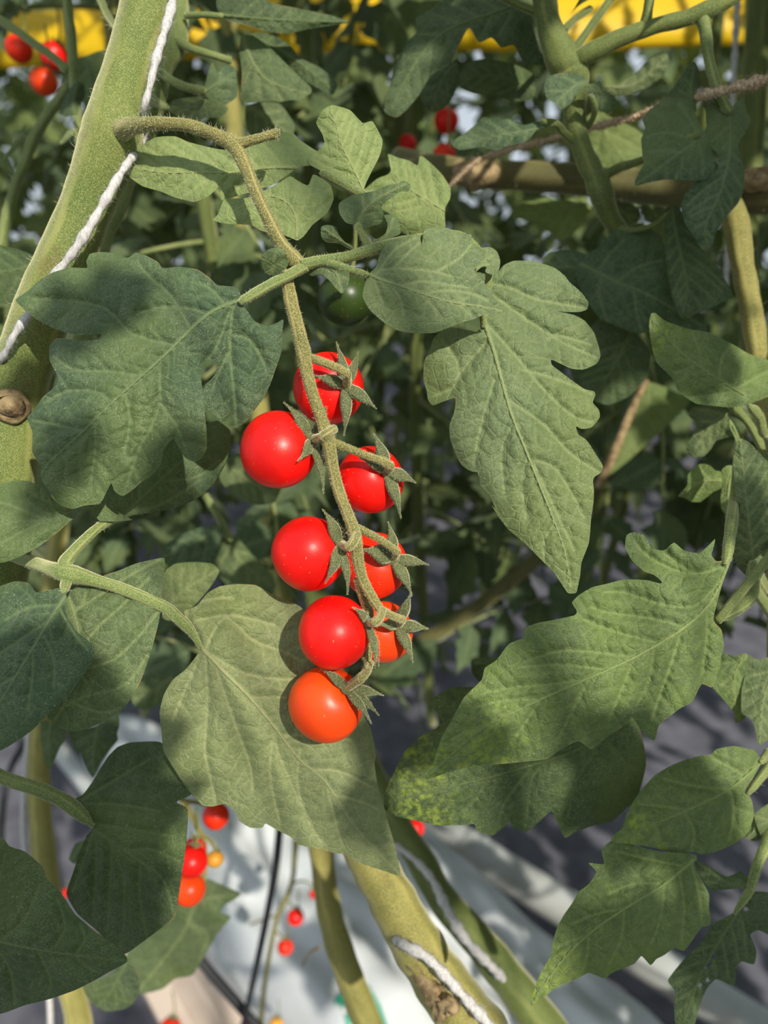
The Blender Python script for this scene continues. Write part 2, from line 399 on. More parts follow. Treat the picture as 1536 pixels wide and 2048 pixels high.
    if nn @ (CN - V[f[0]]) < 0: Fc = [x[::-1] for x in Fc]
    tipa = np.clip(t, 0, 1)
    if ribV is not None:
        n0 = len(V); V = np.vstack([V, ribV]); Fc = Fc + [[i + n0 for i in f_] for f_ in ribF]; z_ = np.zeros(len(ribV))
        vein = np.r_[vein, z_ + 1]; edge = np.r_[edge, z_]; tipa = np.r_[tipa, z_]
    return V, Fc, {'vein': vein, 'edge': edge, 'tip': tipa}
LEAFN = [0]
def leaflet(parent, outline, midrib, veins, mat, db, dt, tilt=0, fold=.15, bow=0, wave=.002, step=4.0, puff=.0007, name='leaflet', label=None, holes=None):
    LEAFN[0] += 1
    vs = [pts(v) for v in (veins if isinstance(veins, (list, tuple)) else ([] if not veins else veins.split('|')))]
    V, Fc, at = leaf_geo(pts(outline), pts(midrib), vs, db / 1000, dt / 1000, tilt, fold, bow, wave, step, puff, LEAFN[0], holes)
    return mesh_obj(name, V, Fc, M[mat], parent, at, label=label)

# ---------------------------------------------------------------- fruit
def sphere_data(c, r, axis, seg=40, rings=26, dimple=.10, sq=.97, seed=0):
    axis = np.asarray(axis, float); axis /= np.linalg.norm(axis)
    u = np.cross(axis, [.2, .9, .4]); u /= np.linalg.norm(u); w = np.cross(axis, u)
    V = []; ph = seed * 1.7
    for i in range(rings + 1):
        th = math.pi * i / rings
        k = 1 - dimple * math.exp(-(th / .28) ** 2)
        for j in range(seg):
            a = 2 * math.pi * j / seg
            rr = r * k * (1 + .010 * math.sin(3 * a + ph) * math.sin(th) + .008 * math.cos(2 * a + ph))
            V.append(np.asarray(c) + rr * (math.cos(th) * sq * axis + math.sin(th) * (math.cos(a) * u + math.sin(a) * w)))
    idx = np.arange((rings + 1) * seg).reshape(rings + 1, seg)
    q = np.stack([idx[:-1], idx[1:], np.roll(idx[1:], -1, 1), np.roll(idx[:-1], -1, 1)], -1).reshape(-1, 4).tolist()
    return np.array(V), q
def blade(parent, p0, p1, width, lift, nrm, mat='sepal', name='sepal', n=12, curl=0.0, hair=None, seed=0):
    """a pointed sepal: folded strip with thickness from p0 to p1, bulging along nrm"""
    p0, p1 = np.asarray(p0), np.asarray(p1); nrm = np.asarray(nrm, float); nrm /= np.linalg.norm(nrm)
    V = []; t = np.linspace(0, 1, n); C = p0 + (p1 - p0) * t[:, None] + nrm * (lift * np.sin(np.pi * t) - curl * t ** 3)[:, None]
    T = np.gradient(C, axis=0); T /= np.linalg.norm(T, axis=1)[:, None]
    S = np.cross(T, nrm); S /= np.linalg.norm(S, axis=1)[:, None]; Nn = np.cross(S, T)
    wv = width * (.55 + 1.0 * np.sin(np.pi * np.clip(t * 1.1 + .08, 0, 1)) ** 1.0) * (1 - t ** 2.2) / 1.3 + width * .04
    for off, z in ((-1, -.12), (-.5, .16), (0, .02), (.5, .16), (1, -.12)):
        V.append(C + S * (wv * off * .5)[:, None] + Nn * (wv * z * .7)[:, None])
    for off in (.6, -.6): V.append(C + S * (wv * off * .5)[:, None] - Nn * (wv * .16)[:, None])
    V = np.stack(V, 1); k = 7; idx = np.arange(n * k).reshape(n, k)
    q = np.stack([idx[:-1], np.roll(idx[:-1], -1, 1), np.roll(idx[1:], -1, 1), idx[1:]], -1).reshape(-1, 4).tolist() + [idx[-1].tolist(), idx[0][::-1].tolist()]
    if hair is not None:
        hair.add(C, wv * .45, 380, .0004, .000048, seed=seed); hair.add(C, wv * .5, 26, .0011, .000028, seed=seed + 3, jit=.8)
    return mesh_obj(name, V.reshape(-1, 3), q, M[mat], parent)
def tomato(x, y, r, d, mat, label, cx, cy, cd, pedicel, sepals, sw=12, group='cherry tomatoes on the hanging truss', seed=0):
    d /= 1000; c = P(x, y, d); R = r * d / F; cal = P(cx, cy, cd / 1000)
    t = thing('tomato', label, 'tomato', c, group)
    ax = cal - c; ax /= np.linalg.norm(ax)
    V, q = sphere_data(c, R, ax, 56, 40, seed=seed); mesh_obj('fruit', V, q, M[mat], t)
    hub = c + ax * R * .97
    hb = Hair()
    C = np.array([hub - ax * .0012, hub, hub + ax * .0012, hub + ax * .0022]); Rr = np.array([.0016, .0026, .0022, .0012])
    V, q, au = tube_data(catmull(C, n=4), np.interp(np.linspace(0, 3, 13), [0, 1, 2, 3], Rr), 14)
    ca = mesh_obj('calyx', V, q, M['sepal'], t, {'around': au})
    for i, s in enumerate(sepals):
        sx, sy, sdd = s[:3]; w = s[3] if len(s) > 3 else sw
        tip = P(sx, sy, sdd / 1000)
        nr = ax * .8 + (CN - tip) / np.linalg.norm(CN - tip) * .6
        blade(ca, hub + (tip - hub) * .04, tip, w * d / F * 1.55, .0018, nr, hair=hb, seed=i * 7 + seed * 31)
    if pedicel:
        pc, pr = path3(pedicel)
        pc = np.vstack([pc, hub + ax * .0008]); pr = np.r_[pr, pr[-1]]
        V, q, au = tube_data(resample(pc, .0006), np.interp(np.linspace(0, 1, len(resample(pc, .0006))), np.linspace(0, 1, len(pr)), pr), 12, .03, .05)
        mesh_obj('pedicel', V, q, M['truss'], t, {'around': au})
        hb.add(pc, pr, 900, .0004, .000048, seed=seed + 77); hb.add(pc, pr, 50, .0012, .000028, seed=seed + 78, jit=.8)
    hb.build(ca)
    return t
# ================================================================ the fruiting plant
A = thing('tomato_plant', 'thick hairy tomato stem leaning across the upper left, bearing the red truss', 'plant', P(20, 1000, .31))
hA = Hair()
sA = stalk('main_stem', '300,-90,315,54 298,0,310,52 268,110,305,48 240,200,300,50 228,260,298,58 210,320,300,56 176,410,303,50 132,520,306,54 92,610,308,55 62,690,310,54 38,760,310,57 20,830,310,62 14,900,310,60 8,1000,312,60 -2,1120,314,58 -20,1260,316,56 -60,1500,320,54',
       'stem', A, 40, .03, .012, hair=hA, hairn=(9000, 420), step=8, longl=.0042)
# truss arch, cut stub and fruit-bearing stalk
tr = stalk('truss_stalk', '212,276,300,22 238,264,292,21 262,254,285,17 290,249,280,14 325,247,277,12.5 380,252,275,12.5 430,270,273,13 468,292,272,15 492,335,272,13.5 512,385,271,12.5 540,445,270,13 565,492,270,14 590,520,270,16 612,540,270,11', 'truss', A, 18, hair=hA, hairn=(2600, 620), step=6, longl=.0019)
stalk('cut_stub', '470,290,272,12 500,282,271,9.5 528,274,270,8.5 552,268,270,9.5 558,268,270,8', 'truss', tr, 14, hair=hA, hairn=(500, 120), step=5, longl=.0018)
stalk('fruit_stalk', '560,485,275,12 570,530,274,12.5 576,570,272,13 584,612,270,14 595,655,269,14 606,700,268,15 614,745,268,12.5 626,790,267,12 642,835,267,12 655,875,266,15 664,925,267,12 674,970,268,12 690,1015,268,11.5 704,1050,268,12.5 712,1085,268,13 717,1125,268,11.5 726,1160,268,11 742,1190,268,10 760,1218,268,9', 'truss', tr, 18, hair=hA, hairn=(4200, 260), step=6, seed=4, longl=.0014)
stalk('fruit_stalk', 'B:765,640,270,10 B:780,720,271,8.5 B:800,790,273,8.5 B:830,880,275,8.5 B:835,960,277,8 B:850,1100,279,7 B:845,1230,279,8 B:835,1320,278,9', 'truss', tr, 12, hair=hA, hairn=(900, 60), step=6, seed=6, longl=.0012)

# corky leaf scar low on the main stem
_c = P(22, 812, .297); _n = (CN - _c) / np.linalg.norm(CN - _c) + RM[:, 0] * .1; _C = np.array([_c + _n * k for k in (-.004, .0, .0018, .0024, .0012, .0004)])
_V, _q, _au = tube_data(_C, np.array([.0075, .0072, .0062, .0048, .003, .0012]), 22, .04, .1); mesh_obj('leaf_scar', _V, _q, M['tan'], sA, {'around': _au})
def LF(plant, name='leaf', spec=None, mat='petiole', **k):
    return stalk(name, spec, mat, plant, 14, .04, .05, hair=hA, hairn=k.get('hairn', (900, 60)), step=5, seed=len(spec), longl=k.get('longl', .0011))

# compound leaf growing leftwards from the truss node
l1 = LF(A, spec='612,532,269,11 575,552,268,10.5 540,570,267,10.5 505,590,266,10 478,605,265,8', hairn=(900, 80))
leaflet(l1, '3:965,238 950,190 870,180 840,152 790,118 720,107 650,112 632,88 580,60 540,50 510,72 455,52 400,48 360,55 345,85 348,112 280,110 210,130 160,160 110,205 62,240 100,280 150,320 220,355 300,380 400,376 405,384 385,400 300,400 230,392 198,425 198,480 232,548 225,580 170,630 135,680 108,710 130,770 130,850 160,900 165,960 200,1010 240,1060 290,1076 340,1062 400,1055 425,1010 445,972 458,1005 490,1025 530,1000 570,965 610,940 640,900 660,830 692,795 710,820 740,870 780,888 810,870 828,830 825,750 815,650 806,560 810,500 828,482 852,485 875,508 850,550 822,580 812,620 825,670 860,700 905,740 950,752 1000,702 1050,640 1080,580 1105,510 1125,450 1128,380 1134,318 1110,330 1070,345 1020,325 990,285 970,258',
        '3:968,240 830,300 650,470 450,650 330,770 200,890 165,950',
        '3:830,298 750,272 640,270 550,295|3:640,490 560,540 440,525 300,520 215,465|3:520,372 430,280 350,255 240,240 130,235|3:700,420 600,400 520,372|3:450,650 380,608 270,605 180,650|3:335,765 230,740 130,722|3:642,495 645,650 700,730 755,870|3:645,640 600,760 560,830 500,1000|3:500,610 520,720 500,850|3:935,250 925,330 920,450 935,600 945,735|3:922,440 880,520 850,600|3:925,380 1000,400 1060,500|3:380,720 380,850 360,980|3:930,250 870,420 830,478|3:900,262 860,210 800,170|3:760,350 690,230 600,150 560,100',
        'leaf_blue', 266, 262, .10, .22, -.004, .0022, 3.4, .0011)
leaflet(l1, '3:1060,130 1045,90 1048,60 1080,35 1120,30 1145,60 1152,100 1130,125 1090,145', '3:1085,145 1090,110 1100,60', '', 'leaf', 268, 262, step=4)
# compound leaf growing rightwards from the truss node
l2 = LF(A, spec='605,530,269,12 640,522,268,11 690,515,267,11 730,503,268,11 765,492,269,11 830,478,273,9 920,470,280,7 975,530,283,7 972,600,283,8 968,655,283,8', hairn=(1600, 160))
stalk('petiolule', '640,520,268,7 672,530,266,8 700,540,265,8 740,550,264,6', 'petiole', l2, 12, hair=hA, hairn=(500, 40), step=5)
leaflet(l2, 'C:365,1190 430,1130 450,1060 480,990 560,920 640,895 740,880 768,885 775,950 782,960 790,900 800,850 880,822 980,830 1080,870 1165,882 1160,940 1210,985 1250,1050 1240,1110 1185,1150 1230,1210 1290,1290 1340,1370 1400,1470 1330,1480 1250,1500 1180,1530 0:933,642 893,657 868,666 823,666 793,660 765,643 738,618 725,593 729,570 735,556',
        'C:360,1180 470,1230 600,1270 800,1340 1000,1400 1200,1430 1400,1470',
        'C:480,1150 620,1140 850,1160 1000,1200|C:620,1280 760,1240 950,1260 1150,1290|C:800,1340 950,1310 1150,1330 1290,1390|C:420,1210 560,1010 740,900|C:540,1250 620,1380 640,1500|C:400,1200 440,1290 480,1400|C:760,1330 860,1420 900,1500|C:560,1140 700,1000 780,930|C:900,1160 1060,1070 1160,960|C:980,1390 1080,1430 1160,1500',
        'leaf_pale', 264, 270, -.12, .15, -.002, .0012, 3.4, .0007)
leaflet(l2, 'C:1180,1160 1160,1030 1180,960 1240,980 1310,975 1360,1010 1385,1080 1375,1150 1340,1190 1270,1170 1280,1125 1240,1130 1200,1165', 'C:1190,1160 1260,1080 1330,1040', '', 'leaf_pale', 274, 278, step=5)
leaflet(l2, '4:370,128 420,140 455,128 480,100 520,83 600,85 680,110 722,142 742,168 790,210 818,250 812,278 780,288 730,288 692,284 760,300 802,322 840,370 860,430 866,465 850,495 800,518 750,515 700,492 668,478 672,500 700,522 750,560 800,595 840,605 846,620 835,650 860,680 863,710 830,750 790,756 768,745 778,778 810,800 850,860 877,905 868,930 842,948 836,965 840,1000 838,1050 828,1120 6:820,170 790,250 785,300 775,350 768,372 735,372 700,320 680,290 620,230 560,170 500,120 460,70 430,20 4:445,1075 420,1020 385,980 375,930 350,926 310,900 290,860 265,800 262,740 280,690 286,632 240,645 195,662 176,640 170,600 158,560 160,490 185,430 200,390 240,355 290,352 345,362 372,368 385,340 372,250 360,180',
        '4:400,330 440,450 470,560 510,700 570,850 630,1000 6:670,60 720,200 745,350',
        '4:415,400 300,540 280,590 200,625|4:440,225 560,310 700,400 845,470|4:400,170 500,190 620,240 800,270|4:415,340 540,480 640,600 750,700 830,730|4:500,640 640,740 740,850 860,930|4:610,880 690,920 770,1050 800,1110|4:442,560 400,700 365,850 360,900|4:505,750 470,850 480,1010|4:572,870 550,980 570,1110|4:560,520 700,560 830,615|4:660,400 690,380 830,420|4:600,900 6:760,200|6:680,100 640,160 640,230|4:300,540 290,480 230,400',
        'leaf_pale', 283, 275, .06, .2, -.004, .0022, 3.4, .0009, label='large pale lobed leaflet')
leaflet(l2, 'C:0,1100 60,1110 130,1085 200,1110 225,1150 225,1230 200,1300 165,1335 120,1290 70,1230 0,1180 -60,1200 -90,1180 -50,1130', 'C:20,1110 120,1180 165,1320', '', 'leaf', 267, 262, step=4)
leaflet(l2, 'C:265,1000 210,985 150,950 50,940 10,900 8,820 60,805 120,820 145,880 190,935 240,960', 'C:262,992 150,920 30,840', '', 'leaf', 268, 270, fold=.3, step=4)
stalk('petiolule', '745,498,268,7 C:360,940,268,7 C:310,860,268,6 C:290,790,268,7', 'petiole', l2, 12, hair=hA, hairn=(300, 30), step=5)
leaflet(l2, 'C:290,810 200,790 150,720 145,640 240,580 340,560 430,540 520,500 600,490 640,465 695,495 680,550 620,550 560,590 500,630 470,670 490,720 470,790 400,815 340,835', 'C:300,800 340,700 450,600 560,540 660,490', '', 'leaf', 268, 272, fold=.35, wave=.004, step=4, label='crinkled leaflet')
leaflet(l2, 'C:400,940 390,900 440,915 500,880 520,800 490,730 560,730 605,780 620,870 560,900 480,930', 'C:420,935 520,860 560,760', '', 'leaf', 270, 276, wave=.003, step=5)
# leaf behind the truss arch
l3 = LF(A, spec='760,400,296,10 C:330,570,290,9 C:240,530,289,9 C:100,450,288,9 C:0,400,288,8', hairn=(600, 30))
leaflet(l3, '1:1195,668 1150,700 1090,740 1000,768 930,790 885,800 882,742 840,780 780,808 700,790 640,765 570,745 515,705 500,660 540,600 620,550 700,545 760,570 900,600 1000,560 1060,550 1160,525 1200,560 1260,600 1290,610 1300,640 1260,660', '1:1190,672 1080,672 940,690 800,690 640,690 540,670', '', 'leaf_lit', 288, 294, .05, .2, -.003, .003, 4)
leaflet(l3, '1:1450,768 1420,740 1370,715 1300,690 1240,660 1230,630 1275,600 1298,570 1288,535 1264,490 1290,440 1330,420 1400,440 1450,492 1490,485 1530,560 1520,620 1490,680 1465,730', '1:1455,765 1420,690 1370,590 1340,490 1320,430', '', 'leaf_lit', 289, 286, .1, .15, 0, .002, 4)
leaflet(l3, '1:1190,962 1160,950 1090,925 1050,925 1000,900 900,895 850,880 870,860 892,805 900,795 1000,790 1100,740 1160,705 1190,722 1232,742 1252,698 1282,710 1322,740 1335,795 1310,850 1250,900 1215,945', '1:1185,955 1180,860 1130,800 1050,790 930,850', '1:1182,880 1230,800 1250,720|1:1185,920 1260,860 1325,800', 'leaf_lit', 280, 286, 0, .2, 0, .002, 4)
leaflet(l3, 'C:320,560 440,450 520,420 545,380 520,260 600,290 680,310 750,350 770,270 850,330 940,420 1000,520 1000,600 960,680 960,760 960,830 880,825 780,850 680,885 600,840 560,740 480,690 400,640', 'C:960,700 830,620 700,540 560,400 530,290', '', 'leaf_lit', 320, 332, 0, .15, 0, .003, 5)

# ---- leaf growing left, lower left of the frame
l4 = LF(A, spec='-10,1090,292,13 35,1115,286,12 80,1130,278,13 118,1143,270,17 150,1150,270,19 188,1160,272,13 250,1180,276,12 325,1212,280,12 5:700,462,281,12 5:760,520,282,12 5:805,595,283,9', hairn=(1800, 60))
stalk('petiolule', '138,1150,270,15 5:262,250,271,14 5:310,190,274,11 5:370,130,279,10 5:430,85,285,9 5:480,55,290,8', 'petiole', l4, 14, hair=hA, hairn=(700, 30), step=5)
stalk('petiolule', '140,1152,270,13 5:265,330,268,11 5:255,372,263,8', 'petiole', l4, 12, hair=hA, hairn=(300, 20), step=5)
leaflet(l4, '3:480,1120 400,1125 372,1100 390,1000 560,860 720,760 820,738 870,722 920,760 925,810 900,900 850,980 780,1040 700,1072 620,1090 540,1098', '3:480,1118 560,1040 680,930 800,830 890,765', '3:500,1090 640,1060 800,960|3:560,1040 560,980 640,880|3:640,965 780,950 880,880', 'leaf_blue', 291, 305, 0, .2, .002, .003, 4)
leaflet(l4, '5:265,378 235,352 200,360 145,370 115,332 60,325 0,345 -80,400 -140,560 -170,760 -150,960 -80,1010 0,1003 60,970 130,920 200,850 270,790 320,720 368,650 378,590 350,560 300,520 262,450',
        '5:262,385 200,480 130,600 50,730 -40,880 -90,980', '5:240,420 120,430 20,480|5:200,480 80,560 -40,640|5:170,530 215,640 215,750|5:130,600 130,700 110,840|5:235,430 300,540 350,600|5:70,700 -30,760 -110,820',
        'leaf_blue', 262, 258, .18, .18, -.003, .0015, 3.6, .0007)
leaflet(l4, '5:258,400 275,370 300,352 350,330 420,300 480,280 540,255 600,240 658,232 656,300 645,400 635,490 600,620 560,730 500,830 430,880 350,915 300,926 240,912 192,872 180,800 190,700 200,560 230,460',
        '5:270,380 300,470 320,600 290,720 250,820 215,880', '5:290,450 400,380 540,290 640,240|5:318,600 400,500 480,430 600,310|5:310,680 450,640 560,540 630,450|5:240,840 330,790 500,740 590,620|5:290,450 330,420 345,370|5:260,800 400,850 480,830',
        'leaf', 272, 269, -.05, .12, -.002, .0015, 3.6, .0008)
leaflet(l4, '3:530,1120 400,1125 370,1080 300,1100 270,1080 240,1062 180,1000 120,965 60,962 0,975 -100,1000 -160,1100 -100,1240 0,1292 70,1270 150,1230 230,1170 300,1110 400,1056 420,1050 430,1070', '3:420,1060 300,1085 200,1120 60,1130 -80,1160', '3:330,1085 240,1180 150,1220|3:330,1080 240,1070 120,1010|3:180,1122 60,1180 -40,1240|3:180,1120 40,1060 -60,1040', 'leaf_blue', 282, 262, .25, .15, -.003, .0015, 4, .0007)
leaflet(l4, '5:800,598 780,560 748,500 735,445 760,436 790,420 830,372 880,345 950,336 1020,340 1060,360 1120,392 1200,425 1240,480 1300,560 1370,680 1425,790 1455,862 1482,912 1498,980 1505,1018 1498,1050 8:-34,110 -24,170 0,250 20,325 42,400 66,525 -8,505 7:1480,490 1420,470 1380,442 1320,432 1280,420 1240,415 1190,400 1160,370 1110,345 1062,318 1050,335 1002,335 960,310 940,270 900,240 850,250 810,245 770,205 730,150 690,90 655,30 650,0 5:645,920 638,850 655,780 690,720 740,680 775,638',
        '5:805,590 900,690 1000,790 1100,910 1200,1040 7:1300,150 1420,330 8:20,480 60,520',
        '5:805,585 745,440 830,400 930,390|5:820,600 900,470 1010,560 1130,605 1200,640|5:790,480 930,462 1100,500|5:830,610 1000,700 1230,722|5:860,650 900,780 960,950 1000,1060 7:1010,180|5:820,620 830,800 820,1000 840,1100 7:860,230|5:1100,910 1110,1000 1160,1120 7:1200,240|5:1130,945 1250,940 1400,960|5:1000,790 1150,790 1300,800|5:800,620 740,760 690,880|7:1240,100 1360,110 1480,170|7:1330,200 1440,230 1510,260|7:1310,180 1340,300 1370,410|7:1200,20 1190,160 1230,300 1290,400|7:1100,-60 1080,120 1120,320',
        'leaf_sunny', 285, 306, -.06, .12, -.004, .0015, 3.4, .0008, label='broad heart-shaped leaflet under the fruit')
leaflet(l4, '5:650,470 652,300 700,255 780,248 850,255 878,285 840,350 780,420 700,480', '5:655,450 740,360 870,280', '', 'leaf', 330, 335, step=5)
# ---- lower leaf entering from the left edge
l5 = LF(A, spec='-80,1500,300,12 0,1553,298,13 7:150,180,297,14 7:240,220,297,14 7:300,262,297,14 7:375,330,297,8', hairn=(1300, 40))
leaflet(l5, '7:372,330 300,272 262,240 330,203 370,150 400,100 432,50 470,12 5:520,970 600,965 645,970 7:720,60 780,150 762,205 705,232 752,262 745,400 725,540 700,690 640,740 560,800 495,842 440,800 380,740 310,680 265,600 290,520 320,430 345,370',
        '7:375,330 430,380 560,470 650,540 695,680', '7:330,222 450,150 600,60|7:340,238 500,245 640,270|7:380,340 385,500 370,690|7:430,380 490,520 495,700 480,830|7:380,320 520,340 700,370|7:560,470 560,620 590,780|7:500,430 600,420 720,470|7:376,335 340,450 290,590|7:450,395 440,560 430,740',
        'leaf_deep', 298, 292, .1, .15, -.003, .0015, 3.8, .0008)
leaflet(l5, '7:510,868 502,845 440,790 370,740 300,680 240,590 190,540 170,490 100,430 40,410 0,370 -160,340 -320,500 -360,760 -260,960 -100,1060 0,1080 100,1045 200,1020 300,985 370,950 440,910 490,885',
        '7:-300,700 -150,740 0,790 200,830 350,850 506,868', '7:0,790 100,700 160,560|7:150,820 200,940 190,1010|7:-100,750 -20,600 20,440|7:-50,775 40,900 60,1040|7:300,845 340,780 320,720|7:300,845 360,900 400,915|7:200,830 260,740 230,620',
        'leaf_deep', 255, 262, .1, .2, -.003, .002, 3.8, .0008, label='dark leaflet pointing right across the bottom left corner')
hA.build(A)

# ================================================================ the eight tomatoes of the truss
g = 'cherry tomatoes on the hanging truss'
tomato(657, 777, 72, 290, 'red', 'red cherry tomato at the top of the truss, half behind the stalk', 706, 768, 274, '612,712,269,9 640,722,269,8.5 672,735,269,8.5 695,748,269,9.5',
       [(672, 683, 277, 13), (717, 702, 284, 13), (753, 818, 277, 15), (688, 872, 277, 15), (622, 750, 271, 15)], seed=1)
tomato(557, 900, 78, 276, 'red', 'red cherry tomato second from the top, left of the truss stalk', 630, 878, 271, '668,858,266,9 655,866,262,9 643,874,263,9.5',
       [(567, 804, 269, 18), (595, 923, 262, 15), (647, 988, 266, 13), (654, 800, 282, 12)], seed=2)
tomato(740, 960, 68, 287, 'red', 'red cherry tomato third from the top, right of the truss stalk', 784, 935, 273, '668,886,267,9 700,898,267,8 735,912,268,8 765,922,268,8.5 782,932,269,9',
       [(747, 866, 274, 17), (832, 966, 278, 16), (802, 1038, 278, 15), (718, 916, 270, 14)], seed=3)
tomato(617, 1107, 75, 276, 'red', 'red cherry tomato with water-spotted skin left of the stalk, middle of the truss', 690, 1088, 270, '713,1070,267,10 706,1085,262,9 697,1094,263,9.5',
       [(644, 1018, 268, 19), (649, 1168, 262, 16), (695, 1190, 266, 14), (700, 1030, 283, 10)], seed=4)
tomato(750, 1130, 66, 293, 'redorange', 'red cherry tomato behind the truss stalk, right of the middle', 798, 1112, 280, '714,1056,269,8 740,1068,270,7.5 770,1085,272,7.5 795,1104,275,8',
       [(776, 1043, 280, 15), (858, 1130, 284, 14), (824, 1193, 282, 16), (722, 1098, 273, 24)], seed=5)
tomato(669, 1265, 74, 274, 'red', 'glossy red cherry tomato resting directly on the lowest orange one', 743, 1243, 270, '764,1220,267,9 758,1238,263,8.5 748,1246,263,9',
       [(704, 1214, 264, 12), (750, 1338, 262, 11), (757, 1333, 268, 11), (738, 1200, 280, 12)], seed=6)
tomato(764, 1264, 62, 296, 'orange', 'orange-red cherry tomato right of the truss end, mostly hidden', 806, 1245, 283, '766,1222,269,8 785,1232,271,7.5 806,1240,274,8',
       [(822, 1184, 280, 14), (858, 1258, 285, 15), (826, 1325, 282, 15), (756, 1250, 275, 14)], seed=7)
tomato(652, 1408, 75, 284, 'orange', 'lowest, orange cherry tomato at the tip of the truss', 712, 1362, 272, '740,1325,278,8 732,1345,271,9 720,1358,267,9.5',
       [(641, 1337, 274, 13), (768, 1391, 279, 14), (758, 1431, 275, 14), (743, 1448, 268, 12)], seed=8)

# ================================================================ right-hand plant whose leaves hang in from the right edge
B = thing('tomato_plant', 'tomato plant along the right edge with large toothed leaves hanging towards the truss', 'plant', P(1520, 1000, .36))
hA = Hair()
stalk('main_stem', '1440,385,408,30 1458,418,384,27 1474,450,370,25 1484,520,368,22 1497,590,366,21 1508,650,364,21 1518,730,362,20 1530,830,360,20 1545,950,358,20 1555,1100,356,20 1560,1400,352,22 1570,1700,350,22 1585,2100,346,23 1600,2700,342,24', 'stem_ochre', B, 20, hair=hA, hairn=(2500, 120), step=6, longl=.003)
# mottled leaf
b1 = LF(B, spec='1545,905,340,10 1535,870,330,9 F:1260,300,322,9 F:1235,180,318,9 F:1190,110,316,10 F:1130,50,314,9', hairn=(500, 60))
leaflet(b1, '4:1465,655 1400,670 1330,665 1250,655 1180,610 1150,550 1090,490 1070,420 1060,340 1068,295 1085,292 1120,320 1200,352 1300,370 1400,420 1460,455 1536,480 1590,530 1580,600 1530,630', '4:1440,620 1340,560 1220,480 1120,380 1072,305', '4:1400,600 1320,620 1220,630|4:1340,560 1350,480 1380,430|4:1400,600 1470,560 1540,520|4:1270,515 1260,440 1230,370|4:1250,500 1160,530|4:1170,430 1150,370', 'leaf_mottled', 313, 306, .12, .2, -.002, .002, 3.8, .0008)
# long upright leaf on the right edge
b2 = LF(B, spec='1560,1250,330,12 F:1200,1740,318,11 F:1180,1600,312,9', hairn=(300, 20))
leaflet(b2, 'F:1180,1600 1120,1610 1060,1560 1000,1480 985,1300 1010,1180 1040,1050 1045,940 1010,900 1000,780 985,600 990,480 1015,400 1045,370 1100,365 1160,410 1220,480 1300,560 1400,700 1460,1000 1440,1300 1330,1450 1240,1620 1200,1760', 'F:1180,1600 1150,1350 1110,1000 1080,700 1045,375', '', 'leaf', 309, 301, -.2, .2, -.004, .002, 4)
leaflet(b2, 'F:1040,390 1020,390 985,320 955,250 945,180 965,180 1000,230 1035,310 1048,350', 'F:1035,380 1000,280 955,190', '', 'leaf_young', 303, 306, step=4)
# small pale cupped leaf and lobed leaf behind it
leaflet(b2, 'F:880,680 870,650 820,640 780,600 720,580 660,590 600,640 570,690 570,770 530,820 482,875 540,890 600,925 680,930 740,890 800,840 880,800', 'F:880,740 760,740 640,780 500,870', '', 'leaf_young', 330, 336, 0, .4, 0, .003, 4, label='small pale cupped leaflet')
leaflet(b2, 'F:880,640 920,600 975,595 1000,680 1005,800 990,900 945,1055 880,1000 870,900 885,780', 'F:980,620 940,800 930,1040', '', 'leaf_young', 332, 326, step=5)
b3 = LF(B, spec='1545,940,345,9 1500,850,345,8 1450,800,346,8 1430,790,346,6', hairn=(200, 10))
leaflet(b3, 'F:1000,40 850,60 620,60 575,140 640,200 640,260 610,340 570,380 555,440 580,500 650,525 720,510 780,450 830,370 900,350 980,330 1060,320 1100,200 1120,60', 'F:1080,60 900,140 760,260 640,440', '', 'leaf', 345, 352, 0, .2, 0, .004, 4)
# the big middle leaf
b4 = LF(B, spec='1560,1180,336,13 1530,1175,326,12 F:1170,1500,306,10 F:1150,1740,300,14 F:1080,1850,296,14 F:950,1940,292,12 F:840,2010,288,9', hairn=(500, 60))
b5 = LF(B, spec='1478,880,318,8 F:1000,850,312,9 F:985,950,305,10 F:975,1100,292,12 F:950,1280,284,11 F:930,1420,279,10 F:915,1500,276,8', hairn=(500, 60))
leaflet(b5, '6:165,1118 200,1040 230,950 270,880 320,790 390,720 403,672 450,640 500,575 560,550 562,512 620,490 680,480 760,462 772,445 752,410 780,380 830,350 890,335 960,318 1050,320 1108,335 1110,325 1080,300 1040,285 990,240 965,190 970,140 1000,128 1040,140 1075,192 1120,202 1160,170 1200,202 1260,212 1300,180 1325,155 1318,190 1310,220 1330,245 1370,240 1385,250 1362,310 1335,400 1318,480 1350,520 1360,580 1345,640 1328,720 1310,750 1270,737 1232,810 1190,830 1150,860 1100,900 1082,962 1050,945 1020,910 990,868 950,910 890,950 830,997 780,965 720,990 650,1037 580,1045 480,1055 350,1065 250,1092',
        '6:1372,260 1310,400 1200,510 1000,630 800,720 600,810 400,910 260,1030 170,1112',
        '6:1200,510 1100,480 900,450 830,430|6:1000,630 850,610 700,605 560,650|6:800,720 640,740 520,750 390,775|6:1340,330 1250,420 1120,420 960,370 880,370|6:1190,515 1150,650 1110,760 1070,880|6:1000,635 950,760 900,880|6:820,715 760,830 700,950|6:1365,265 1250,295 1150,275 1050,220 1000,165|6:620,800 500,800 350,830|6:620,805 560,900 480,1010|6:1290,430 1290,560 1270,700|6:420,900 340,920 270,960|6:1100,575 900,520 800,480|6:900,680 700,660 540,670|6:1080,590 1060,720 1010,820|6:1230,295 1160,240 1120,215',
        'leaf_mottled', 276, 262, -.10, .22, -.006, .0022, 3.4, .0011, label='large toothed leaflet reaching left with a yellowed tip')
b6 = LF(B, spec='F:840,2010,288,9 1420,1300,298,9 1340,1370,304,8 1268,1432,311,7', hairn=(100, 10))
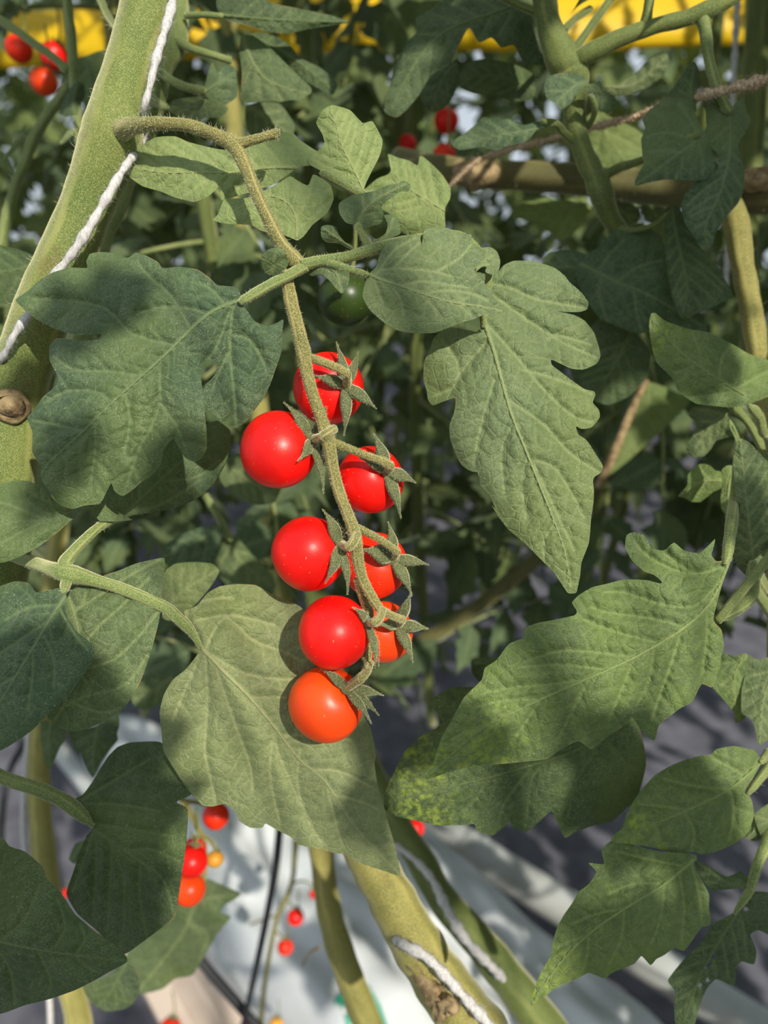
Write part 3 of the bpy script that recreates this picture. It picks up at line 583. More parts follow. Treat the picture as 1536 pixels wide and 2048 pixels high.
leaflet(b6, '0:1268,1430 1200,1400 1100,1370 1000,1372 945,1374 905,1375 870,1393 858,1408 872,1422 880,1440 874,1455 845,1470 812,1500 790,1540 770,1585 768,1618 790,1632 830,1641 870,1650 920,1651 948,1648 956,1664 985,1671 1010,1652 1020,1644 1030,1658 1053,1664 1080,1642 1102,1622 1112,1640 1122,1662 1130,1676 1152,1664 1190,1650 1225,1642 1252,1617 1272,1600 1283,1570 1292,1530 1288,1490',
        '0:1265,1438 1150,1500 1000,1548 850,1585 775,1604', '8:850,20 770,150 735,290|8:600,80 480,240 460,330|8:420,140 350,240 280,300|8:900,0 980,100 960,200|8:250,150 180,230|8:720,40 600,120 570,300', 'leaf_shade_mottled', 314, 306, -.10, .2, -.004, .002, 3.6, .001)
leaflet(b6, '6:350,640 400,628 450,628 500,650 480,720 420,740 380,725 352,690', '6:480,680 420,660 360,650', '', 'leaf_deep', 330, 334, step=5)
# lower right leaf with its leaflets
b7 = LF(B, spec='1560,1560,330,10 8:1536,380,322,11 8:1500,470,318,10 8:1470,560,315,9 8:1460,590,315,8 8:1400,680,316,7', hairn=(700, 60))
stalk('petiolule', '1560,1500,322,10 8:1536,95,318,9 8:1450,205,313,8', 'petiole', b7, 12, hair=hA, hairn=(200, 20), step=5)
stalk('petiolule', '8:1536,30,320,8 8:1520,60,316,7 8:1505,72,312,6', 'petiole', b7, 12, step=5)
leaflet(b7, '8:1510,70 1480,25 1400,8 1330,20 1310,40 1250,50 1160,80 1090,120 1040,170 1000,225 970,280 950,340 908,372 925,398 1000,400 1100,420 1180,440 1240,430 1270,442 1330,430 1400,400 1460,350 1480,280 1470,222 1442,192 1480,130', '8:1505,75 1380,180 1200,270 1050,330 935,392', '8:1380,180 1250,170 1120,140|8:1380,182 1400,280 1380,380|8:1210,265 1120,250 1020,240|8:1200,272 1240,350 1230,420|8:1440,130 1380,90 1320,60|8:1080,320 1100,370 1080,410', 'leaf_mottled', 311, 302, .10, .2, -.003, .002, 3.8, .001)
leaflet(b7, '8:1250,445 1180,435 1100,430 1020,410 930,380 890,400 870,430 880,480 818,476 850,510 820,560 780,590 750,640 715,690 688,745 675,800 665,850 620,930 583,1048 640,1010 700,970 780,935 820,915 880,937 920,912 1000,880 1030,848 1066,885 1090,860 1120,845 1160,817 1200,828 1230,790 1270,735 1308,722 1300,660 1300,600 1270,540 1240,480',
        '8:1245,455 1120,560 960,660 820,760 700,880 590,1040', '8:1120,560 1000,560 900,600|8:960,660 850,680 750,720|8:1120,562 1110,680 1070,800|8:960,662 950,780 900,880|8:1230,480 1260,600 1270,700|8:820,765 740,790 690,820|8:820,765 810,860 790,910|8:1200,490 1100,470 930,430|8:1180,510 1200,650 1190,790', 'leaf_mottled', 302, 292, .08, .2, -.005, .002, 3.6, .001)
leaflet(b7, '8:1245,460 1300,490 1370,530 1420,512 1440,515 1470,575 1400,580 1310,585 1280,550 1252,500', '8:1465,570 1380,560 1250,470', '', 'leaf_deep', 314, 308, fold=.5, wave=.004, step=5)
leaflet(b7, '8:1560,600 1470,590 1430,640 1390,680 1330,710 1300,740 1270,790 1200,860 1135,945 1165,990 1160,1050 1170,1150 1230,1160 1262,1050 1290,980 1330,940 1400,970 1410,900 1430,870 1480,882 1490,830 1465,762 1500,745 1570,775 1640,700', '8:1470,590 1400,690 1310,840 1250,960 1200,1110', '', 'leaf_deep', 316, 326, .05, .2, 0, .002, 4, label='holed leaflet',
        holes=[(768 + 1447 / 2, 1488 + 660 / 2, 5), (768 + 1318 / 2, 1488 + 850 / 2, 6), (768 + 1290 / 2, 1488 + 886 / 2, 7), (768 + 1262 / 2, 1488 + 966 / 2, 4), (768 + 1295 / 2, 1488 + 945 / 2, 4)])
leaflet(b7, '8:1480,285 1536,240 1600,260 1620,360 1550,420 1510,375', '8:1600,330 1540,310 1485,288', '', 'leaf', 324, 318, step=5)
leaflet(b7, '8:1480,290 1500,330 1510,380 1480,390 1440,375 1420,385 1460,340', '8:1485,295 1480,340 1450,380', '', 'leaf', 320, 324, step=5)
b8 = LF(B, spec='1560,1330,335,9 1545,1330,332,8 1530,1335,330,6', hairn=(100, 10))
leaflet(b8, '6:1455,620 1500,640 1540,630 1620,700 1600,900 1536,960 1500,982 1480,900 1460,870 1430,850 1430,760 1455,660', '6:1580,650 1520,780 1500,975', '', 'leaf', 328, 322, step=4)
leaflet(b8, '6:1350,612 1400,625 1450,612 1458,660 1440,740 1435,830 1448,870 1405,893 1400,850 1360,800 1310,742 1330,690', '6:1450,620 1400,700 1410,880', '', 'leaf_mottled', 326, 332, step=4, fold=.4)
hA.build(B)

# ================================================================ the vine at upper right
Cc = thing('tomato_plant', 'slender green vine forking in front of the yellow band at upper right', 'plant', P(1150, 300, .37))
hA = Hair()
vs = stalk('main_stem', '1075,-60,352,25 1088,0,354,23 1100,60,356,25 1125,120,358,34 1140,150,360,37 1146,190,361,28 1152,250,362,20 1166,305,364,20 1188,350,366,22 1202,385,367,24 1215,425,372,19 1238,468,380,18 1262,540,392,14', 'stem_dark', Cc, 22, hair=hA, hairn=(1500, 60), step=6, longl=.002)
c1 = stalk('side_branch', '1135,128,358,16 1175,108,352,18 1230,80,348,16.5 1300,55,345,15 1370,37,342,15 1410,22,340,17 1450,5,338,13 1500,-25,336,12', 'stem_dark', Cc, 18, hair=hA, hairn=(900, 60), step=6)
stalk('side_branch', '1148,100,358,9 1175,62,362,8 1205,20,366,8 1240,-30,370,8', 'stem_dark', Cc, 12, step=5)
stalk('side_branch', '1128,60,361,8 1150,38,366,7 1180,18,372,7', 'stem_dark', Cc, 10, step=5)
stalk('side_branch', '1290,55,345,12 1296,20,343,10 1304,-30,340,9', 'stem_dark', Cc, 12, step=5)
c2 = stalk('side_branch', '1402,28,341,15 1410,60,341,12 1416,110,340,10.5 1428,160,339,10 1446,200,338,9 1460,225,338,9', 'petiole', Cc, 14, hair=hA, hairn=(300, 30), step=5)
leaflet(c2, 'H:1290,700 1250,690 1200,620 1160,580 1150,650 1160,760 1140,830 1170,900 1230,960 1220,1050 1150,1110 1100,1120 1060,1160 1010,1220 998,1290 1020,1380 1060,1440 1100,1500 1160,1545 1190,1520 1220,1420 1290,1330 1350,1260 1385,1180 1390,1050 1370,980 1350,900 1390,830 1430,740 1400,680 1385,610 1330,640', 'H:1295,700 1300,850 1290,1000 1240,1200 1150,1400 1165,1530', '', 'leaf_blue', 338, 332, 0, .3, -.004, .003, 3.8, .001)
c3 = stalk('side_branch', '1198,362,366,9 1230,338,360,9 1262,328,352,8 1290,318,345,7 1340,300,338,7 1400,265,332,6', 'stem_dark', Cc, 12, hair=hA, hairn=(200, 10), step=5)
leaflet(c3, 'H:1150,830 1110,760 1085,690 1050,620 980,605 900,610 860,640 800,680 760,740 775,800 750,860 755,930 760,980 765,1010 740,1060 712,1120 715,1152 800,1130 900,1112 1000,1115 1100,1118 1160,1110 1230,1090 1240,1040 1200,980 1180,900', 'H:1150,840 1040,920 920,1000 800,1090 718,1145', 'H:1100,880 1000,840 880,820 790,850|H:1000,945 900,930 800,940|H:1100,880 1130,980 1130,1080|H:1000,950 1000,1030 960,1100|H:1120,860 1050,740 980,640', 'leaf_blue', 333, 326, .05, .25, -.002, .0015, 3.8, .0008)
leaflet(c3, 'H:1090,700 1100,560 1110,440 1085,380 1050,400 1000,470 960,530 920,575 918,600 960,610 1050,620', 'H:1090,690 1060,560 1085,400', '', 'leaf_deep', 342, 346, .05, .3, 0, .002, 5)
leaflet(c2, 'H:1290,700 1240,640 1200,590 1180,560 1150,600 1120,640 1150,680 1155,780 1180,700 1200,640 1260,690', 'H:1285,695 1220,630 1160,620', '', 'leaf_deep', 339, 344, step=5)
c4 = stalk('side_branch', '1172,255,362,7 1185,238,356,6 1190,215,350,6 1180,190,346,6', 'stem_dark', Cc, 12, step=5)
leaflet(c4, '2:815,330 790,300 720,290 660,305 640,345 648,388 680,412 694,420 712,438 750,412 770,372 800,350', '2:815,328 760,345 700,400 690,415', '', 'leaf_blue', 346, 340, .1, .3, 0, .002, 4)
leaflet(c4, '2:800,345 840,330 865,322 882,360 925,388 928,428 892,450 850,442 845,400 850,375 820,365', '2:805,345 850,350 880,390 905,430', '', 'leaf_deep', 346, 350, .1, .3, 0, .002, 4)
c5 = stalk('side_branch', '1150,285,363,8 1125,262,358,8 1110,246,353,7 1085,243,350,6', 'stem_dark', Cc, 12, step=5)
leaflet(c5, '2:735,520 700,500 650,490 610,488 560,500 500,475 450,480 400,468 340,520 270,570 300,600 390,588 450,602 500,580 560,572 590,545 620,510 680,500', '2:690,495 600,520 480,540 300,580', '', 'leaf_blue', 350, 358, .2, .25, 0, .002, 5)
c6 = stalk('side_branch', '1235,455,374,6 1270,460,368,5 1310,448,362,5 1340,425,358,5', 'stem_dark', Cc, 10, step=5)
leaflet(c6, '0:1330,420 1342,410 1358,413 1366,430 1375,450 1395,485 1415,510 1435,535 1452,562 1465,592 1430,612 1393,626 1363,637 1348,605 1338,555 1330,505 1328,460', '0:1345,420 1360,500 1375,570 1365,630', '', 'leaf_deep', 356, 348, .1, .3, -.003, .003, 4)
c7 = stalk('side_branch', '1262,540,374,11 1225,545,376,8 1190,535,377,8 1160,528,377,7', 'stem_dark', Cc, 10, step=5)
leaflet(c7, '4:780,92 820,50 860,30 890,0 920,-40 1020,-60 1110,-20 1130,70 1140,200 1190,300 1280,320 1290,372 1200,350 1080,300 1060,370 1000,370 930,345 860,310 810,240 780,180 765,120', '4:785,95 930,170 1060,220 1270,340', '4:850,130 900,60 960,0|4:930,170 1010,110 1110,80|4:870,140 860,220 890,310|4:1000,200 1010,290 1030,360', 'leaf_blue', 374, 362, .1, .2, -.003, .002, 4)
leaflet(c7, '0:1205,640 1260,655 1300,700 1296,750 1262,790 1215,810 1165,790 1140,740 1150,690 1175,655', '0:1260,670 1230,730 1190,790', '', 'leaf_deep', 385, 395, step=5)
leaflet(c7, '0:1075,540 1100,505 1150,500 1190,520 1180,560 1150,580 1100,570', '0:1180,540 1130,535 1080,540', '', 'leaf_blue', 380, 385, step=5)
# big dark drooping leaf at the top
c8 = stalk('side_branch', '1090,30,357,9 1040,10,352,8 980,-20,346,8', 'stem_dark', Cc, 10, step=5)
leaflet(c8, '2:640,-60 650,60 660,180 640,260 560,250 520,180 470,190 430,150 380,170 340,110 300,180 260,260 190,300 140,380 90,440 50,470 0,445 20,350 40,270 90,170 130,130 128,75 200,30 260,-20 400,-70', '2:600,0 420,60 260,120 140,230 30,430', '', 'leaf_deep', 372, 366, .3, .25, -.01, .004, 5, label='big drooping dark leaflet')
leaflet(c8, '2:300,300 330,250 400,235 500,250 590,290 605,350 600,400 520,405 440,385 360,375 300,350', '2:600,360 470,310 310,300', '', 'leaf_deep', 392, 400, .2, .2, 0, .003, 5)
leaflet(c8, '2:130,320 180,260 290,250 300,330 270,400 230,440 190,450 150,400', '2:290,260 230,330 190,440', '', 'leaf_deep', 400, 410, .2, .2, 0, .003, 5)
hA.build(Cc)
# ================================================================ ground, growing row, pipes
def quad_grid(c, nu, nv, hfun, thick=None):
    """bilinear patch over four world corners, lifted by hfun(u, v); closed below when thick is given"""
    u, v = np.meshgrid(np.linspace(0, 1, nu), np.linspace(0, 1, nv), indexing='ij')
    p = ((1 - u) * (1 - v))[..., None] * c[0] + (u * (1 - v))[..., None] * c[1] + (u * v)[..., None] * c[2] + ((1 - u) * v)[..., None] * c[3]
    p[..., 2] += hfun(u, v); idx = np.arange(nu * nv).reshape(nu, nv)
    q = np.stack([idx[:-1, :-1], idx[1:, :-1], idx[1:, 1:], idx[:-1, 1:]], -1).reshape(-1, 4).tolist(); V = p.reshape(-1, 3)
    if thick:
        ring = list(idx[:, 0]) + list(idx[-1, 1:]) + list(idx[-2::-1, -1]) + list(idx[0, -2:0:-1]); n0 = len(V)
        low = V[ring].copy(); low[:, 2] = c[:, 2].min() - thick; V = np.vstack([V, low]); m = len(ring)
        q += [[ring[(k + 1) % m], ring[k], n0 + k, n0 + (k + 1) % m] for k in range(m)] + [[n0 + k for k in range(m)]]
    return V, q
MG = {}
MG['fabric'] = simple_material('ground fabric grey', lin(84, 84, 94), lin(108, 108, 118), 14, .85, .3, .004, detail=8)
MG['plastic'] = simple_material('white plastic film', lin(206, 211, 214), lin(222, 225, 227), 6, .38, .25, .01)
MG['pipe'] = simple_material('pale grey painted pipe', lin(196, 201, 201), lin(180, 182, 178), 9, .45)
MG['board'] = simple_material('beige board', lin(222, 204, 190), lin(204, 184, 168), 5, .7, stretch=(1, 1, 8))
MG['black'] = simple_material('black rubber tube', lin(34, 36, 40), lin(46, 48, 52), 30, .5)
MG['yellow'] = simple_material('yellow plastic band', lin(252, 216, 30), lin(246, 204, 20), 3, .5)
MG['print'] = simple_material('teal print', lin(20, 150, 120), lin(30, 162, 128), 20, .5)

V, q = quad_grid(np.array([[-6, -2.5, 0], [6, -2.5, 0], [6, 9, 0], [-6, 9, 0]], float), 60, 60, lambda u, v: .006 * np.sin(u * 90) * np.sin(v * 70))
_t = MG['yellow'].node_tree; _p = next(n for n in _t.nodes if n.type == 'BSDF_PRINCIPLED'); _o = next(n for n in _t.nodes if n.type == 'OUTPUT_MATERIAL')
_tr = _t.nodes.new('ShaderNodeBsdfTranslucent'); _tr.inputs[0].default_value = (1, .84, .06, 1); _ms = _t.nodes.new('ShaderNodeMixShader'); _ms.inputs[0].default_value = .4
_t.links.new(_p.outputs[0], _ms.inputs[1]); _t.links.new(_tr.outputs[0], _ms.inputs[2]); _t.links.new(_ms.outputs[0], _o.inputs[0])
o = mesh_obj('floor', V, q, MG['fabric']); o['kind'] = 'structure'; o['label'] = 'grey woven ground fabric under the plants'

def bag_h(u, v):
    e = np.minimum(np.minimum(u, 1 - u), np.minimum(v, 1 - v) * 2)
    w = .006 * np.sin(9 * u + 14 * v) + .004 * np.sin(31 * u - 11 * v + 1) + .003 * np.sin(23 * v + 44 * u * u) + .002 * np.sin(60 * v + 20 * u)
    return .07 * (1 - np.exp(-e / .06)) + w * (.4 + np.minimum(1, e * 8)) - .08 * (e <= 0)
bag = thing('growing_bag', 'long white plastic growing bag on the ground under the plants', 'bag', (0, .8, .30))
cb = np.array([G(150, 1440, .30), G(700, 1540, .30), G(1480, 2200, .30), G(640, 2200, .30)])
V, q = quad_grid(cb, 70, 120, bag_h, .12)
bagm = mesh_obj('film', V, q, MG['plastic'], bag)
V, q = quad_grid(cb - np.array([0, 0, .12]), 6, 6, lambda u, v: 0 * u, .17); mesh_obj('bed', V, q, MG['board'], bag)
# teal leaf mark printed on the film (flat print, laid on the film)
bu = (cb[1] - cb[0]) / np.linalg.norm(cb[1] - cb[0])
def on_bag(px, py):
    p = G(px, py, .30)
    for _ in range(6):
        # invert the bilinear patch by least squares, then use the film height there
        best = None
        Vg = V_bag; k = np.argmin(((Vg[:, :2] - p[:2]) ** 2).sum(1)); p = G(px, py, Vg[k, 2] + .0035)
    return p
V_bag = np.array([v.co for v in bagm.data.vertices])[:70 * 120] + ORIGIN[bagm.name]
def mark(poly):
    c = np.array([on_bag(*p) for p in poly]); m = c.mean(0); n = len(c)
    return np.vstack([c, m]), [[k, (k + 1) % n, n] for k in range(n)]
MV, MF = [], []
for poly in ([(737, 1985), (744, 1982), (760, 2010), (775, 2050), (790, 2085), (770, 2085), (752, 2040)],
             [(672, 1996), (684, 1985), (690, 1993), (700, 1992), (694, 2002), (702, 2008), (690, 2008), (684, 2020), (681, 2006), (670, 2010)],
             [(728, 1962), (734, 1975), (742, 1972), (738, 1985), (732, 1982)], [(690, 2032), (700, 2028), (704, 2060), (696, 2062)]):
    a, b = mark(poly); k0 = sum(len(x) for x in MV); MF += [[i + k0 for i in f] for f in b]; MV.append(a)
mesh_obj('printed_mark', np.vstack(MV), MF, MG['print'], bag, label='teal printed leaf mark')

def pipe(name, label, cat, a, b, r, mat, sides=24, wob=0.0, joints=0):
    t = thing(name, label, cat, a)
    C = np.array([np.asarray(a) + (np.asarray(b) - np.asarray(a)) * s + np.array([0, 0, wob * math.sin(9 * s)]) for s in np.linspace(0, 1, 30)])
    V, q, au = tube_data(C, np.full(30, r), sides); mesh_obj('tube', V, q, mat, t)
    for j in range(joints):
        c = C[4 + j * 9]; d = (C[-1] - C[0]) / np.linalg.norm(C[-1] - C[0])
        V, q, au = tube_data(np.array([c - d * .02, c - d * .018, c + d * .018, c + d * .02]), np.array([r, r * 1.07, r * 1.07, r]), sides); mesh_obj('collar', V, q, mat, t)
    return t
dr = (G(1500, 2048, .12) - G(880, 1660, .12)); pipe('rail_pipe', 'pale grey pipe running diagonally over the grey fabric, lower right', 'pipe', G(880, 1660, .12) - dr * .9, G(1500, 2048, .12) + dr * .4, .034, MG['pipe'], joints=3)
dr = (G(640, 2140, .27) - G(150, 1540, .27)); pipe('rail_pipe', 'pale pipe along the lower left edge of the white bag', 'pipe', G(150, 1540, .27) - dr * .35, G(640, 2140, .27) + dr * .1, .017, MG['pipe'], joints=2)
dr = (G(1240, 2048, .25) - G(1000, 1860, .25)); pipe('rail_pipe', 'thin shadowed pipe between the bag and the thick grey pipe', 'pipe', G(1000, 1860, .25) - dr * 1.2, G(1240, 2048, .25) + dr * .8, .012, MG['pipe'])
bd = thing('board', 'beige board lying at the lower left of the white bag', 'board', G(430, 1980, .2))
V, q = quad_grid(np.array([G(170, 1760, .2), G(300, 1740, .2), G(560, 2120, .2), G(360, 2120, .2)]), 10, 20, lambda u, v: .0 * u, .02); mesh_obj('panel', V, q, MG['board'], bd, smooth=False)
for s in (.33, .66):
    c = [G(170, 1760, .2), G(300, 1740, .2), G(560, 2120, .2), G(360, 2120, .2)]
    a = c[0] + (c[1] - c[0]) * s; b = c[3] + (c[2] - c[3]) * s; V, q, au = tube_data(np.linspace(a, b, 8), np.full(8, .004), 8); mesh_obj('ridge', V, q, MG['board'], bd)
def cord(name, label, cat, spec, mat, sides=10, fuzz=0, twist=0, group=None, fl=.003):
    C, R = path3(spec, n=10); C2 = resample(C, .0012); R2 = np.interp(np.linspace(0, 1, len(C2)), np.linspace(0, 1, len(R)), R); R2 = R2 * (1 + (.14 * np.sin(np.arange(len(R2)) * .9) + .12 * np.sin(np.arange(len(R2)) * .37 + 1) if fuzz else 0))
    t = thing(name, label, cat, C[0], group)
    if twist:                                                # two plies laid round each other
        T, N, B = frames(C2); s = np.arange(len(C2)) * .0012
        for k in range(2):
            a = s * twist + k * math.pi; D = C2 + (np.cos(a)[:, None] * N + np.sin(a)[:, None] * B) * (R2 * .48)[:, None]
            V, q, au = tube_data(D, R2 * .62, 8); mesh_obj('ply', V, q, M[mat] if mat in M else MG[mat], t)
    else:
        V, q, au = tube_data(C2, R2, sides); mesh_obj('strand', V, q, M[mat] if mat in M else MG[mat], t)
    if fuzz:
        V, q = hairs_data(C2, R2, fuzz * 3, fl, .00004, seed=fuzz, jit=1.6); mesh_obj('loose_fibres', V, q, M[mat], t, kind='stuff')
    return t
cord('irrigation_tube', 'black irrigation tube standing on the white bag', 'tube', '562,1630,760,8 552,1730,770,8 538,1810,780,7 520,1900,790,7 498,2000,800,6 478,2090,810,6', 'black')
cord('irrigation_tube', 'black irrigation tube lying along the edge of the beige board', 'tube', '330,1830,850,8 400,1920,840,9 460,1990,830,10 520,2060,820,10 560,2110,815,10', 'black')
cord('irrigation_tube', 'dark blue tube at the left edge of the picture', 'tube', '60,1470,800,7 20,1540,800,7 5,1620,800,7 2,1700,800,7 10,1800,800,7', 'black')
cord('support_string', 'white support string wound round the thick hairy stem', 'string',
     '352,-60,300,9 345,5,297,9 330,60,293,9 312,120,289,8 298,180,289,8 288,222,292,6 292,262,306,5 278,300,304,5 262,318,292,7 240,350,286,8 214,395,285,8.5 188,440,285,9 158,488,286,9 125,533,288,9 95,570,289,9 60,625,289,8 28,672,290,7 10,708,294,6 -14,740,304,6 -40,780,318,6', 'string', fuzz=500)
cord('support_string', 'thin white string hanging beside the vertical stem at upper right', 'string', '1478,-60,520,6 1472,60,520,6 1466,200,520,6 1460,420,520,6 1450,600,520,6', 'string', fuzz=60)
cord('twine', 'fuzzy brown twine slanting behind the upper right vine', 'twine', '1600,130,300,12 1536,158,312,12 1470,176,325,10 1410,190,338,9 1350,210,372,8 1290,228,392,8 1225,245,398,8 1160,262,402,7.5 1080,284,406,7 1000,305,410,7 950,325,412,6.5 900,372,415,5 880,400,418,5', 'twine', fuzz=900, twist=1500, fl=.004)
cord('support_string', 'white string crossing the ochre stem at the bottom of the picture', 'string', '770,1846,385,5 782,1868,372,8 810,1890,350,9.5 850,1912,347,10 885,1945,347,10 925,1990,346,10 970,2040,345,10.5 1010,2090,345,11', 'string', fuzz=420)
cord('support_string', 'slack white string beside the blurred stem right of the ochre one', 'string', '790,1690,470,6 830,1720,466,7 865,1760,462,9 890,1810,458,10 925,1870,455,9.5 960,1910,452,9 990,1940,456,8 1030,1985,470,7 1060,2030,480,6 1090,2090,480,6', 'string', fuzz=80)
cord('support_string', 'grey slack string in the shadow between truss and toothed leaf', 'string', '1300,900,800,5 1180,1010,800,6 1060,1105,800,7 1000,1180,800,7 960,1230,800,7 900,1270,800,6 800,1300,800,5', 'string')
cord('support_string', 'pale string hanging left of the blurred green stem at lower left', 'string', '60,1440,600,6 50,1560,600,6 47,1660,600,6 58,1760,600,6 70,1860,600,6 98,1990,600,6 100,2100,600,6', 'string')

# ================================================================ compound leaves for the plants behind
def bg_leaflet_data(L, Wd, seed, nu=13, nv=8):
    rg = np.random.default_rng(seed); t = np.linspace(0, 1, nu)
    prof = np.sin(np.pi * np.clip(t ** .72, 0, 1)) ** .75 * (1 + .16 * np.sin(t * 21 + seed)) * (1 - .15 * t); prof[0] = .04; prof[-1] = .0
    s = np.linspace(-1, 1, nv * 2 + 1); T, S = np.meshgrid(t, s, indexing='ij')
    tooth = 1 + .14 * np.sin(T * 26 + 2 * np.sign(S) + seed) * np.abs(S)
    x = T * L + .12 * L * np.abs(S) * (.25 - T) * 1.2; y = S * prof[:, None] * Wd * tooth
    cur = rg.uniform(.05, .4); tw = rg.uniform(-.5, .5); fo = rg.uniform(.1, .55)
    z = -cur * L * T ** 2 + fo * np.abs(y) - .25 * np.abs(y) ** 2 / Wd + .018 * L * np.sin(T * 17 + S * 3 + seed) * np.abs(S) + tw * y * T
    idx = np.arange(nu * len(s)).reshape(nu, len(s))
    q = np.stack([idx[:-1, :-1], idx[1:, :-1], idx[1:, 1:], idx[:-1, 1:]], -1).reshape(-1, 4).tolist()
    ve = np.exp(-(S / .09) ** 2); ve = np.maximum(ve, .6 * np.exp(-((((T - .35 * np.abs(S)) * 6) % 1 - .5) / .12) ** 2))
    return np.stack([x, y, z], -1).reshape(-1, 3), q, ve.ravel()
def rot_z(a): return np.array([[math.cos(a), -math.sin(a), 0], [math.sin(a), math.cos(a), 0], [0, 0, 1]])
def compound(seed, L=.24, scale=1.0):
    """rachis and leaflets along +X, arching down; list of (name, verts, faces, vein)"""
    rg = np.random.default_rng(seed); s = np.linspace(0, 1, 12); arch = rg.uniform(.15, .4) * L
    C = np.stack([s * L, .03 * L * np.sin(4 * s + seed), -arch * s ** 2], -1)
    V, q, au = tube_data(C, np.linspace(.0030, .0012, 12), 6); out = [('rachis', V, q, au)]
    spots = [(1.0, 0)] + [(t, sd) for t in (.36, .58, .80) for sd in (-1, 1)]
    for k, (t, sd) in enumerate(spots):
        i = t * 11; i0 = min(int(i), 10); p = C[i0] + (C[i0 + 1] - C[i0]) * (i - i0)
        Ln = L * (.42 if sd == 0 else .34) * rg.uniform(.8, 1.2) * (1 if t > .3 else .6); v, f, ve = bg_leaflet_data(Ln, Ln * rg.uniform(.26, .36), seed * 9 + k)
        a = sd * rg.uniform(.8, 1.25); rx = rg.uniform(-.7, .7); ry = rg.uniform(-.1, .75)
        Rx = np.array([[1, 0, 0], [0, math.cos(rx), -math.sin(rx)], [0, math.sin(rx), math.cos(rx)]]); Ry = np.array([[math.cos(ry), 0, math.sin(ry)], [0, 1, 0], [-math.sin(ry), 0, math.cos(ry)]])
        out.append(('leaflet', v @ (rot_z(a) @ Ry @ Rx).T + p + np.array([0, sd * .002, 0]), f, ve))
    return out
def me_of(name, V, q, mat, vein=None):
    me = bpy.data.meshes.new(name); me.from_pydata(np.asarray(V).tolist(), [], q); me.polygons.foreach_set('use_smooth', [True] * len(me.polygons))
    if vein is not None:
        at = me.attributes.new('vein', 'FLOAT', 'POINT'); at.data.foreach_set('value', np.asarray(vein, np.float32))
    me.materials.append(mat); me.update(); return me
FARM = [M['leaf_far'], leaf_material('distant leaf dark', lin(58, 78, 44), lin(86, 104, 62), lin(42, 62, 32), trans=.18, fine=False, fuzz=.2),
        leaf_material('distant leaf yellowish', lin(104, 120, 58), lin(134, 144, 80), lin(84, 102, 46), trans=.3, fine=False, fuzz=.2)]
NEARM = [leaf_material('row leaf green', lin(70, 88, 46), lin(104, 118, 68), lin(50, 70, 34), trans=.2, fine=True), M['leaf_deep'], M['leaf_blue']]
NEAR, FAR = [], []
for k in range(7):
    cs = compound(k + 3); m = NEARM[k % 3]
    NEAR.append([(n, me_of(n, V, q, M['petiole'] if n == 'rachis' else m, None if n == 'rachis' else ve)) for n, V, q, ve in cs])
for k in range(8):
    cs = compound(k + 30); VV, QQ, EE, n0 = [], [], [], 0
    for n, V, q, ve in cs:
        VV.append(V); QQ += [[i + n0 for i in f] for f in q]; EE.append(ve * 0 if n == 'rachis' else ve); n0 += len(V)
    FAR.append(me_of('leaf', np.vstack(VV), QQ, FARM[k % 3], np.concatenate(EE)))
def orient(az, droop, roll): return Matrix.Rotation(az, 4, 'Z') @ Matrix.Rotation(droop, 4, 'Y') @ Matrix.Rotation(roll, 4, 'X')
def to_px(p):
    c = (np.asarray(p) - CN) @ RM; return W / 2 - c[0] / c[2] * F, H / 2 + c[1] / c[2] * F, -c[2]
def row_plant(label, C, R, nleaf, near, lo, hi, mat, group=None, scale=1.0, seed=0, guard=None, sides=14):
    rg = random.Random(seed); org = np.array(C[0]); t = thing('tomato_plant', label, 'plant', org, group)
    V, q, au = tube_data(C, R, sides, .03, .05, seed=seed); mesh_obj('main_stem', V, q, M[mat], t, {'around': au})
    az = rg.uniform(0, 6.28); k = 0; tries = 0
    while k < nleaf and tries < nleaf * 12:
        tries += 1; f = lo + (hi - lo) * (k + rg.random()) / nleaf; i = min(int(f * (len(C) - 1)), len(C) - 2); p = np.array(C[i]) + (np.array(C[i + 1]) - np.array(C[i])) * (f * (len(C) - 1) - i)
        az += 2.4 + rg.uniform(-.5, .5); sc = scale * rg.uniform(.75, 1.2); Mx = orient(az, rg.uniform(-.15, .75), rg.uniform(-.5, .5))
        tip = p + np.array((Mx @ Vector((.24 * sc, 0, -.06 * sc))).to_tuple()); mid = p + np.array((Mx @ Vector((.13 * sc, 0, -.02 * sc))).to_tuple())
        bx, by, bd_ = to_px(p)
        if guard and not (guard(tip) and guard(mid)): continue
        if guard is guard_near and bx > 960 and bx < 1660 and by < 320: continue
        k += 1; mw = Matrix.Translation(Vector(p - org)) @ Mx @ Matrix.Scale(sc, 4)
        if near:
            vr = NEAR[rg.randrange(len(NEAR))]; root = bpy.data.objects.new('leaf', vr[0][1]); link(root, t); root.matrix_local = mw
            for n, me in vr[1:]: link(bpy.data.objects.new(n, me), root)
        else:
            o = bpy.data.objects.new('leaf', FAR[rg.randrange(len(FAR))]); link(o, t); o.matrix_local = mw
    return t
def guard_near(p):
    x, y, d = to_px(p)
    if d < .47: return False
    if y > 1330 and d < 1.2: return False
    return not (x > 960 and y < 330 and x < 1640 and d < 1.3)
def guard_mid(p):
    x, y, d = to_px(p)
    return d > .52 and y < 1370 and y > 420
